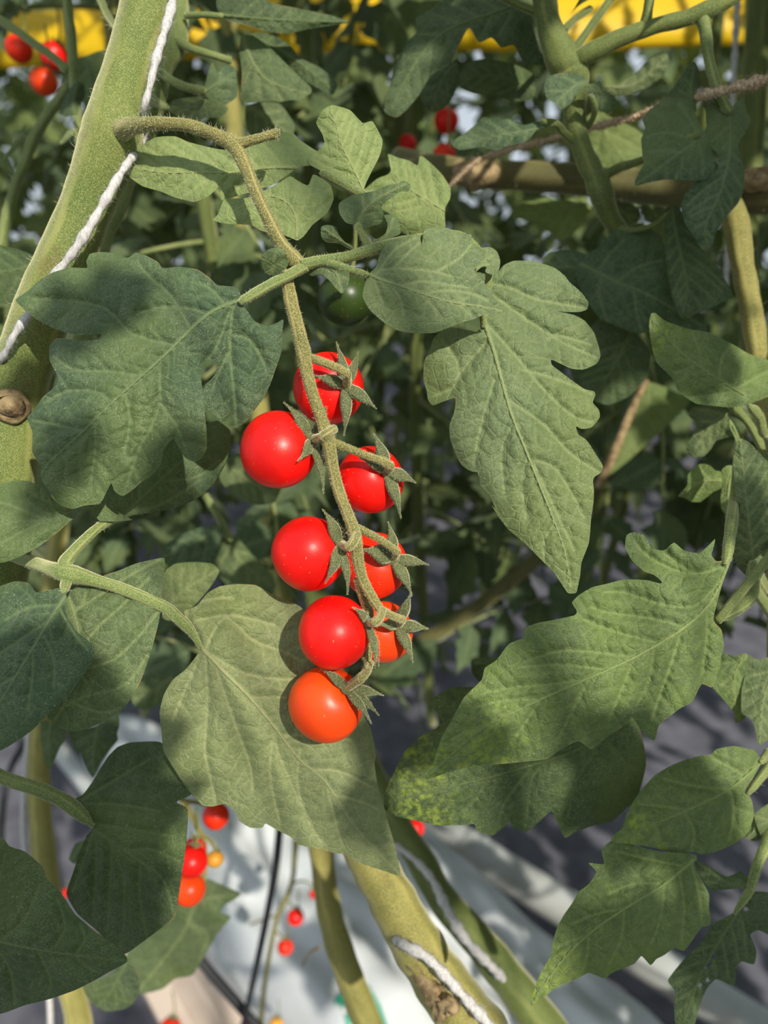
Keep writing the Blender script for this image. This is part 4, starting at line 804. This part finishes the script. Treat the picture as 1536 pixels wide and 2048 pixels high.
row1 = [('blurred green stem crossing the white bag just left of the ochre one', '452,-100,700,15 470,300,680,17 505,700,650,19 560,1150,600,21 610,1500,560,23 640,1680,540,24 652,1780,525,24 668,1860,512,26 695,1940,500,27 725,2020,490,28 770,2120,480,30', 'stem_ochre', 13),
        ('blurred green stem running to the lower right beside the slack white string', '600,-100,820,14 620,300,800,16 600,800,760,18 640,1250,660,22 715,1480,580,25 790,1640,520,26 840,1720,500,28 885,1800,490,30 950,1875,480,33 1010,1950,470,36 1080,2040,462,38 1150,2130,455,40', 'stem_dark', 12),
        ('blurred green stem at the lower left with a pale string beside it', '250,-100,760,13 200,300,720,15 150,800,680,17 100,1200,620,20 82,1450,580,21 78,1560,575,22 85,1680,570,23 110,1850,560,24 150,2000,550,25 165,2110,545,25 200,2400,540,26 260,2800,535,26', 'stem_ochre', 12),
        ('thick vertical stem behind the string at the upper right corner', '1530,-100,560,26 1518,60,560,25 1508,200,560,24 1502,330,560,22 1495,500,575,20 1520,800,600,20 1600,1200,620,20 1700,1700,640,20 1760,2300,640,20', 'stem_dark', 12)]
for i, (lb, sp, mt, n) in enumerate(row1):
    C, R = path3(sp, n=6); row_plant(lb, C, R, n, True, .06, .62, mt, scale=.78, seed=20 + i, guard=guard_near)
x0 = -1.0
for i in range(7):                                          # same row, stems hidden behind the leaves in front
    x = -.95 + i * .33 + random.uniform(-.05, .05); y = .95 + random.uniform(-.08, .12)
    C = np.array([[x + .03 * math.sin(3 * z + i), y + .04 * math.cos(2 * z), z] for z in np.linspace(.55 if abs(x) > .5 else .7, 2.35, 26)])
    row_plant('leafy tomato plant of the blurred row behind the truss', C, np.full(26, .007), 30, True, .16, 1, 'stem_dark', 'tomato plants of the row behind the truss', .9, 60 + i, guard_near)
for i, (x, y) in enumerate(((-.12, .66), (.06, .72), (.24, .68), (.40, .76), (-.30, .74))):
    C = np.array([[x + .03 * math.sin(3 * z + i), y + .03 * math.cos(2 * z), z] for z in np.linspace(.72, 1.35, 20)])
    row_plant('deep green leafy shoot in the shade right behind the truss', C, np.full(20, .006), 15, True, .1, 1, 'stem_dark', 'shaded shoots behind the truss', .62, 90 + i, guard_mid)
for r, (yy, n, nl) in enumerate(((1.75, 9, 32), (2.7, 10, 32), (3.9, 12, 34), (5.0, 12, 34))):
    for i in range(n):
        x = (i - (n - 1) / 2) * (.42 + .08 * r) + random.uniform(-.08, .08); y = yy + random.uniform(-.12, .12)
        C = np.array([[x + .05 * math.sin(2.3 * z + i), y + .05 * math.cos(2 * z + i), z] for z in np.linspace(.30, 2.55 + .35 * r, 26)])
        row_plant('distant tomato plant of the %s blurred row' % ('second', 'third', 'fourth', 'farthest')[r], C, np.full(26, .009), nl, False, .12 if r else .16, 1, 'stem_dark', 'tomato plants of the %s row behind' % ('second', 'third', 'fourth', 'farthest')[r], 1.25 + .25 * r, 200 + r * 40 + i, sides=8)

# ================================================================ individually seen things between front and back
hA = Hair()
O = thing('tomato_plant', 'ochre speckled stem slanting out at the bottom, crossed by white string', 'plant', P(900, 2000, .37))
ms = stalk('main_stem', '640,1500,400,30 690,1620,390,38 735,1710,380,43 775,1780,374,46 812,1850,370,49 860,1930,366,52 915,2010,362,56 975,2090,358,60', 'stem_ochre', O, 30, .03, .05, hair=hA, hairn=(5000, 160), step=7, longl=.003)
stalk('leaf_scar', 'D:700,1430,352,20 D:740,1420,346,18 D:790,1450,342,14 D:800,1490,341,8', 'tan', ms, 12, .2, .3, step=6)
stalk('dried_strip', 'D:430,1010,362,7 D:500,1120,358,12 D:570,1230,354,15 D:640,1340,350,17 D:690,1440,347,15 D:700,1520,347,12', 'tan', ms, 10, .3, .3, step=6)
hA.build(O)
hA = Hair()
Hp = thing('tomato_plant', 'thick old stem lying horizontally across the upper right', 'plant', P(1200, 350, .46))
hs = stalk('main_stem', '800,320,520,24 880,338,480,26 960,346,470,28 1050,352,462,28 1150,358,455,29 1250,368,448,31 1350,380,438,32 1430,392,425,33 1500,392,410,36 1600,388,400,38', 'stem_brown', Hp, 24, .04, .05, hair=hA, hairn=(2500, 150), step=7, longl=.003)
stalk('corky_node', '1490,362,402,22 1520,358,396,24 1560,356,392,24', 'tan', hs, 14, .1, .1, step=5)
stalk('dried_sheath', '905,325,474,10 930,345,462,20 960,350,458,24 985,345,462,20', 'tan', hs, 12, .15, .2, step=5)
hA.build(Hp)
# tomato plant with bright thin stalks at the upper left
hA = Hair()
U = thing('tomato_plant', 'slim bright green stalks forking in the upper left corner', 'plant', P(150, 300, .42))
us = stalk('main_stem', 'G:550,-60,420,9 G:565,150,420,10 G:585,300,420,10 G:595,450,420,10 G:605,620,420,11 G:620,800,421,9 G:640,1000,423,8 G:660,1250,425,8 G:690,1500,430,8', 'petiole', U, 14, hair=hA, hairn=(400, 70), step=5, longl=.003)
stalk('side_branch', 'G:-60,130,426,9 G:0,165,424,9 G:120,240,422,8.5 G:300,370,420,8 G:440,470,419,8 G:560,590,419,9', 'petiole', us, 14, hair=hA, hairn=(300, 60), step=5, longl=.003)
us2 = stalk('side_branch', 'G:560,690,424,9 G:500,790,430,10 G:380,960,440,10 G:270,1150,450,11 G:220,1300,455,9 G:140,1480,460,10 G:80,1700,465,10 G:20,1950,470,11 G:-20,2200,475,11', 'petiole', us, 14, hair=hA, hairn=(300, 60), step=5, longl=.003)
stalk('side_branch', '190,-30,380,8 205,10,372,8 220,40,362,8 236,62,352,8', 'petiole', us, 12, hair=hA, hairn=(200, 50), step=5, longl=.003)
leaflet(us, 'G:610,955 490,945 485,920 500,870 540,780 600,690 630,660 690,690 700,740 690,800 650,870 630,950', 'G:615,955 600,850 640,670', '', 'leaf_deep', 418, 414, fold=.4, step=4)
stalk('petiolule', 'G:615,950,418,4 G:650,1030,419,4 G:700,1130,420,5', 'petiole', us, 8, step=4)
leaflet(us, 'G:620,1075 590,1050 560,1060 520,1120 485,1175 510,1180 560,1140 610,1095', 'G:615,1080 560,1095 490,1175', '', 'leaf', 420, 418, step=4)
leaflet(us2, 'G:250,1130 200,1100 215,1010 190,1040 150,1090 110,1190 60,1240 20,1300 0,1340 60,1300 130,1230 180,1170', 'G:245,1135 170,1120 20,1310', '', 'leaf', 448, 445, step=4, fold=.4)
leaflet(us2, 'G:120,1440 60,1400 0,1370 -100,1350 -150,1290 -50,1210 20,1230 80,1330', 'G:120,1440 20,1330 -120,1280', '', 'leaf', 455, 450, step=5)
leaflet(us, 'G:640,480 700,460 800,420 900,410 930,520 900,700 850,900 780,1000 700,900 660,700', 'G:700,480 760,700 780,980', '', 'leaf_blue', 450, 455, step=5)
leaflet(us, 'G:560,590 520,600 500,680 540,740 560,800 590,700', 'G:565,600 540,700 560,790', '', 'leaf', 428, 430, step=5)
leaflet(us, '0:-60,478 0,490 40,500 72,515 78,545 50,570 30,605 0,608 -80,600 -120,540', '0:75,530 0,545 -100,540', '', 'leaf_deep', 350, 356, step=5)
hA.build(U)
# neighbouring stem just right of the thick one, with its leaves
hA = Hair()
N = thing('tomato_plant', 'pale green stem with stubs just behind the thick stem, top left', 'plant', P(340, 100, .36))
nsx = stalk('main_stem', '352,-60,372,24 352,0,370,24 352,50,368,25 345,90,366,28 328,130,365,20 318,170,364,19 312,210,364,18 290,280,368,18 258,350,374,18 232,420,378,18 205,480,380,18 190,560,382,18 150,700,384,20 100,900,388,20', 'petiole', N, 20, hair=hA, hairn=(1400, 140), step=6, longl=.003)
n1 = stalk('side_branch', '352,80,362,9 385,98,360,8 425,110,358,7 462,122,360,7', 'petiole', nsx, 12, hair=hA, hairn=(200, 30), step=5)
n2 = stalk('side_branch', '322,145,358,9 345,162,354,8 375,175,352,8 408,183,350,9', 'petiole', nsx, 12, hair=hA, hairn=(300, 40), step=5)
stalk('cut_stub', '300,196,358,12 318,208,353,8 332,216,350,7', 'petiole', nsx, 12, hair=hA, hairn=(200, 30), step=5)
n3 = stalk('side_branch', '372,32,362,6 400,30,358,6 445,32,356,5', 'petiole', nsx, 10, step=5)
leaflet(n3, '1:870,40 865,0 900,-40 960,-60 1080,10 1200,35 1320,60 1400,88 1340,100 1240,115 1150,135 1060,125 980,100 900,80', '1:880,60 1100,80 1390,90', '', 'leaf_deep', 356, 366, .3, .25, 0, .003, 5)
leaflet(n3, '1:965,145 1010,140 1080,190 1140,250 1200,310 1240,345 1246,370 1200,400 1160,400 1120,408 1080,402 980,412 962,385 968,300 958,200', '1:970,150 1010,250 1080,330 1240,380', '1:1010,250 980,330|1:1040,290 1040,390|1:1080,330 1130,400', 'leaf', 372, 364, .1, .15, 0, .002, 4, label='lit triangular leaflet')
leaflet(n1, '1:990,140 1060,130 1150,170 1200,230 1280,270 1350,330 1330,380 1250,340 1160,290 1090,210', '1:1000,145 1150,220 1330,360', '', 'leaf_deep', 378, 385, .1, .2, 0, .002, 5)
leaflet(n2, '1:815,370 830,300 850,250 870,290 900,260 940,270 950,330 945,390 900,420 850,410', '1:820,370 880,330 940,290', '', 'leaf_blue', 352, 360, .1, .2, 0, .003, 5)
leaflet(n2, '1:820,385 870,400 900,420 915,440 880,470 830,470 800,480 720,470 670,440 690,400 750,390', '1:830,390 780,430 690,430', '', 'leaf', 354, 362, .1, .2, 0, .003, 5)
leaflet(nsx, '1:985,420 1060,410 1120,415 1180,500 1160,560 1080,560 1000,540 980,480', '1:990,420 1070,480 1160,540', '', 'leaf', 395, 400, step=5)
hA.build(N)
# separate leaves further in
X = thing('tomato_plant', 'bushy plant between the row and the truss with loose mid-green leaves', 'plant', P(800, 900, .5))
xs = stalk('main_stem', '1330,760,660,10 1290,800,665,10 1240,880,670,11 1205,950,675,12 1150,1040,680,13 1060,1130,690,14 960,1210,700,14 860,1275,710,14 740,1340,720,14 600,1400,740,14', 'stem_brown', X, 14, step=5)
stalk('side_branch', '4:1050,560,540,6 4:1000,660,545,8 4:940,800,550,9 4:900,900,556,9 4:850,990,562,7', 'tan', xs, 10, step=5)
leaflet(xs, '4:1050,568 1150,600 1225,640 1180,700 1080,790 980,880 900,940 930,840 1000,680', '4:1050,570 1040,700 920,920', '', 'leaf_young', 548, 560, step=6)
leaflet(xs, '2:810,470 860,440 900,465 1000,510 1060,560 1050,620 980,650 900,672 840,660 800,600', '2:840,455 900,560 960,650', '2:870,500 850,600|2:880,520 960,560 1020,600', 'leaf_young', 420, 430, .0, .15, 0, .002, 5, label='bright leaflet lit through between the vines')
leaflet(xs, '2:880,345 940,335 1010,290 1060,240 1130,212 1140,245 1120,300 1060,345 990,375 910,385', '2:890,350 1000,340 1130,225', '', 'leaf', 410, 404, .1, .2, 0, .002, 5)
leaflet(xs, '2:500,860 560,800 640,780 700,800 800,790 830,830 790,900 740,950 700,960 620,900 560,880', '2:820,810 700,840 520,860', '', 'leaf_young', 480, 490, step=6)
leaflet(xs, '2:900,800 980,795 1020,830 1030,870 990,900 940,890', '2:900,810 960,850 1020,870', '', 'leaf', 460, 466, step=6)
leaflet(xs, '2:1030,800 1100,810 1180,820 1120,880 1090,900 1040,880', '2:1040,805 1080,850 1110,890', '', 'leaf', 460, 466, step=6)
leaflet(xs, '5:880,100 800,110 720,140 660,180 640,230 680,270 760,255 850,250 880,200', '5:885,110 780,170 650,230', '', 'leaf_blue', 430, 440, step=6)
leaflet(xs, '5:840,200 900,150 940,140 1010,220 1090,300 1100,360 1000,340 900,330 860,280', '5:910,140 960,240 1080,340', '', 'leaf', 440, 450, step=6)
stalk('side_branch', '5:820,-20,440,7 5:870,60,438,8 5:905,130,436,8 5:930,160,436,7', 'petiole', xs, 10, step=5)
leaflet(xs, '5:165,880 240,905 275,925 262,960 240,990 215,1050 200,1080 180,1050 168,1000 160,940', '5:210,880 200,960 200,1070', '', 'leaf_blue', 380, 390, step=5)
leaflet(xs, '5:278,925 380,905 470,850 478,900 468,935 472,960 440,1000 400,1060 372,1112 345,1070 325,1010 308,1022 290,980', '5:400,890 380,980 372,1105', '', 'leaf_blue', 384, 392, step=5)
leaflet(xs, '7:830,540 880,560 965,600 900,645 882,672 925,692 870,760 810,860 770,925 700,940 650,980 560,1000 500,950 500,860 560,700 700,560', '7:800,540 740,740 560,980', '7:770,640 860,610 940,605|7:750,720 830,760 800,860', 'leaf', 515, 530, 0, .15, 0, .002, 5, label='lit serrated leaflet over the beige board')
leaflet(xs, '7:330,965 420,930 500,870 555,920 560,980 540,1030 500,1060 420,1070 360,1030', '7:500,880 450,980 390,1050', '', 'leaf_deep', 385, 395, step=5)
leaflet(xs, '7:275,460 300,400 345,385 330,440 300,480', '7:330,400 285,470', '', 'leaf_blue', 400, 404, step=6)
leaflet(xs, '5:520,760 600,700 660,690 700,720 660,800 600,840 540,830', '5:690,710 600,770 530,800', '', 'leaf', 420, 426, step=6)
leaflet(xs, '3:880,890 960,850 1060,900 1130,960 1100,1050 1020,1060 930,1020 880,960', '3:890,900 1000,960 1100,1030', '', 'leaf', 420, 426, step=6)

# ---- tomatoes seen out of focus
def small_tomato(x, y, r, d, mat, label, ax=(.2, .5, .8), group=None, sq=.97, hang=0):
    d /= 1000; c = P(x, y, d); R = r * d / F; t = thing('tomato', label, 'tomato', c, group); ax = np.array(ax, float); ax /= np.linalg.norm(ax)
    V, q = sphere_data(c, R, ax, 28, 20, sq=sq, seed=x % 7); mesh_obj('fruit', V, q, M[mat], t)
    hub = c + ax * R * .93; V, q, au = tube_data(np.array([hub, hub + ax * R * .12, hub + ax * R * .22]), np.array([.16, .14, .08]) * R, 8); ca = mesh_obj('calyx', V, q, M['sepal'], t)
    u = np.cross(ax, [.3, .1, .9]); u /= np.linalg.norm(u); w = np.cross(ax, u)
    for k in range(5):
        a = k * 1.257 + x; dd = math.cos(a) * u + math.sin(a) * w; blade(ca, hub + ax * R * .05, hub + dd * R * .75 + ax * R * .12, R * .22, R * .12, ax, n=6)
    up = np.array([0, 0, 1.0]); V, q, au = tube_data(catmull(np.array([hub, hub + ax * R * .5, hub + ax * R * .9 + up * R * .5, hub + ax * R * .9 + up * R * (2.2 + hang)]), n=4), np.full(13, R * .07), 6); mesh_obj('pedicel', V, q, M['stem_dark'], t)
small_tomato(38, 98, 26, 600, 'redorange', 'red-orange tomato highest in the top left corner', group='blurred tomatoes top left')
small_tomato(108, 112, 27, 640, 'red', 'dark red tomato behind the green stalk in the top left corner', group='blurred tomatoes top left')
small_tomato(88, 163, 27, 590, 'orange', 'orange tomato lowest of the three top left', group='blurred tomatoes top left')
small_tomato(893, 242, 25, 720, 'red', 'red tomato under the big dark leaf, upper of the three blurred ones', group='blurred tomatoes behind the dark leaf')
small_tomato(815, 287, 18, 760, 'red', 'small crimson tomato left of the two other blurred ones under the dark leaf', group='blurred tomatoes behind the dark leaf')
small_tomato(888, 313, 24, 640, 'redorange', 'orange-red tomato just above the horizontal old stem', group='blurred tomatoes behind the dark leaf')
small_tomato(388, 1700, 24, 480, 'red', 'red tomato uppermost of the stacked pair beside the lower leaf', group='blurred tomatoes at the lower left')
small_tomato(384, 1724, 31, 455, 'red', 'bright red tomato directly on top of the orange one, lower left', group='blurred tomatoes at the lower left')
small_tomato(378, 1778, 33, 470, 'orange', 'orange tomato lowest of the cluster beside the lower left leaf', group='blurred tomatoes at the lower left')
small_tomato(430, 1718, 17, 500, 'yellow_fruit', 'small yellow tomato right of the bright red one, lower left', group='blurred tomatoes at the lower left')
small_tomato(432, 1632, 27, 500, 'redorange', 'orange tomato partly under the broad heart-shaped leaf', group='blurred tomatoes at the lower left')
small_tomato(591, 1834, 17, 900, 'red', 'small dark red tomato above another over the white bag', group='small tomatoes over the white bag')
small_tomato(570, 1894, 16, 900, 'redorange', 'small tomato, lower of the two over the white bag', group='small tomatoes over the white bag')
small_tomato(628, 1788, 10, 910, 'red', 'tiny red tomato touching the blurred stem over the white bag', group='small tomatoes over the white bag')
small_tomato(829, 1656, 19, 900, 'red', 'red tomato below the mottled leaf, at the pipe', hang=14, group='small tomatoes over the white bag')
small_tomato(492, 2050, 12, 950, 'orange', 'orange tomato cut off by the bottom edge of the picture', group='small tomatoes at the bottom edge')
small_tomato(552, 2050, 15, 950, 'yellow_fruit', 'yellow tomato cut off by the bottom edge of the picture', group='small tomatoes at the bottom edge')
small_tomato(340, 2062, 24, 900, 'redorange', 'pinkish red tomato lying at the bottom edge below the lower left leaves', group='small tomatoes at the bottom edge')
small_tomato(132, 1786, 9, 700, 'red', 'tiny red tomato between the two lower left leaves', group='blurred tomatoes at the lower left')
small_tomato(690, 598, 54, 350, 'green_fruit', 'unripe green tomato in the shade below the truss node')
tv = thing('dried_truss', 'thin olive fruit stalk hanging over the white bag beside the black tube', 'stalk', P(550, 1850, .88))
stalk('stem', '595,1640,880,7 590,1700,880,6 583,1770,880,5 556,1830,880,5 540,1900,880,5 528,1980,880,5 518,2080,880,5', 'stem_ochre', tv, 10)
stalk('branch', '584,1768,880,2.5 603,1762,885,2 620,1768,895,2 627,1780,905,2', 'stem_dark', tv, 6)
stalk('branch', '556,1830,880,2.5 530,1838,880,2 500,1850,880,2', 'tan', tv, 6)
stalk('branch', '548,1860,880,2.5 562,1872,890,2 570,1880,898,2', 'stem_dark', tv, 6)
stalk('branch', '574,1800,880,2.5 585,1812,890,2 590,1820,898,2', 'stem_dark', tv, 6)
stalk('branch', '640,1895,600,3 620,1905,620,2.5 605,1930,640,2', 'tan', tv, 6)
tv = thing('fruit_stalk', 'yellowish truss stalk carrying the blurred lower left tomatoes', 'stalk', P(400, 1660, .49))
stalk('stem', '340,1560,470,6 365,1600,480,6 388,1640,490,6 408,1690,495,6 410,1740,492,5 404,1770,485,4', 'stem_ochre', tv, 10)
stalk('branch', '366,1602,480,5 400,1606,490,4 432,1612,498,3.5', 'stem_ochre', tv, 8)
stalk('branch', '400,1668,492,4 420,1680,498,4 432,1702,500,3', 'stem_ochre', tv, 8)

# ---- the yellow band and a pale greenhouse frame behind everything
yb = thing('plastic_band', 'wide yellow plastic band stretched above the rows', 'band', P(700, 60, 1.3))
n = 60; xs_ = np.linspace(-250, 1487, n); Vb = []
for k, x in enumerate(xs_):
    s = k / (n - 1); y = 62 + 40 * (1 - s) * .8 - 22 * (s > .0) * s; sag = 6 * math.sin(s * 9)
    for h, dz in ((-66, .0), (-50, -.008), (-20, -.012), (10, -.012), (34, -.008), (44, .0)):
        Vb.append(P(x, y + h + sag, 1.02 + dz + .02 * math.sin(s * 14)))
Vb = np.array(Vb); idx = np.arange(n * 6).reshape(n, 6)
q = np.stack([idx[:-1, :-1], idx[1:, :-1], idx[1:, 1:], idx[:-1, 1:]], -1).reshape(-1, 4).tolist()
ob = mesh_obj('sheet', Vb, q, MG['yellow'], yb); so_ = ob.modifiers.new('thickness', 'SOLIDIFY'); so_.thickness = .0015

# ================================================================ unseen plants, added so their leaves shade the scene
def out_frame(m):
    def f(p):
        x, y, d = to_px(p)
        return d < .02 or x < -m or x > W + m or y < -m or y > H + m
    return f
k = 0
for x, y, z0, z1, n in ((-.35, .74, 1.75, 2.3, 10), (-.05, .70, 1.72, 2.1, 12), (.25, .70, 1.72, 2.1, 14), (.55, .50, 1.55, 2.1, 14), (.85, .62, .7, 2.1, 22), (.66, .36, .55, 1.9, 20), (.40, .36, .85, 1.75, 22), (.50, .62, .9, 1.9, 24), (1.1, .45, .5, 2.1, 26), (1.4, .7, .6, 2.1, 20)):
    C = np.array([[x + .03 * math.sin(3 * z + k), y + .03 * math.cos(2 * z), z] for z in np.linspace(z0 - .15, z1, 20)])
    row_plant('unseen leafy tomato plant top added to shade the row', C, np.full(20, .008), n, False, .05, 1, 'stem_dark', 'unseen plants added for shade', 1.15, 400 + k, out_frame(270)); k += 1
for i in range(9):                                          # unseen row behind the camera, added to block sky light
    x = -2.4 + i * .6; C = np.array([[x + .05 * math.sin(2 * z + i), -1.25 + .05 * math.cos(3 * z), z] for z in np.linspace(.1, 2.0, 20)])
    row_plant('unseen tomato plant behind the camera, added to block sky light', C, np.full(20, .009), 26, False, .1, 1, 'stem_dark', 'unseen plants added to block sky light', 1.5, 500 + i, None, 8)
S_ = thing('tomato_plant', 'unseen plant added behind the camera to cast leaf shade', 'plant', CN + np.array([.5, -.55, -1.0]), 'unseen plants added for shade')  # added out of view; its leaves sit on sun rays to cast shade
C = CN + np.array([[.50 + .03 * math.sin(4 * z), -.55, z] for z in np.linspace(-1.0, 1.2, 24)])
V, q, au = tube_data(C, np.full(24, .009), 12); mesh_obj('main_stem', V, q, M['stem_dark'], S_, {'around': au})
def shade_leaf(px, py, d, t, L, Wd, ang, seed):
    """an added, unseen shade-casting leaf: L, Wd in image pixels at the place where its shade lands"""
    d /= 1000; base = P(px, py, d) + SUN * t; k_ = d / F
    v, f, ve = bg_leaflet_data(L * k_, Wd * k_ * .62, seed, 22, 8)
    v[:, 0] -= L * k_ / 2; v[:, 2] *= .5
    z = SUN; a0 = np.cross(RM[:, 1], z); a0 /= np.linalg.norm(a0); b0 = np.cross(z, a0)
    X = math.cos(ang) * a0 - math.sin(ang) * b0; Y = np.cross(z, X)
    w = v[:, :1] * X + v[:, 1:2] * Y + v[:, 2:] * z + base
    st = w[8]; an = C[np.argmin(((C - st - np.array([0, 0, -.1])) ** 2).sum(1))]
    pc = catmull(np.array([an, (an + st) / 2 + np.array([0, 0, .03]), st]), n=8); pv, pq, au = tube_data(pc, np.linspace(.0025, .0012, len(pc)), 8)
    lf = mesh_obj('leaf', pv, pq, M['petiole'], S_, {'around': au}); mesh_obj('leaflet', w, f, M['leaf_far'], lf, {'vein': ve})
r = math.radians
for i, a in enumerate([
    (180, 1660, 298, .50, 520, 380, r(60), 1), (60, 1930, 260, .52, 620, 420, r(150), 2), (40, 1450, 262, .50, 420, 300, r(110), 3),
    (120, 640, 268, .55, 400, 140, r(160), 4), (100, 960, 266, .5, 260, 110, r(120), 5), (360, 990, 290, .6, 200, 120, r(30), 18),
    (1390, 270, 335, .50, 420, 330, r(100), 6), (1310, 580, 360, .52, 440, 300, r(20), 7), (1000, 60, 355, .56, 300, 200, r(80), 8),
    (1350, 720, 312, .48, 300, 200, r(150), 10), (1230, 1500, 300, .5, 560, 120, r(205), 11), (1360, 1640, 306, .52, 460, 220, r(40), 12),
    (1280, 1880, 298, .55, 420, 200, r(200), 13), (1490, 1900, 320, .5, 360, 240, r(90), 14), (745, 1640, 300, .5, 200, 110, r(70), 15), (800, 1490, 310, .5, 260, 120, r(20), 16), (1480, 1100, 300, .5, 330, 140, r(80), 17)]):
    shade_leaf(*a)
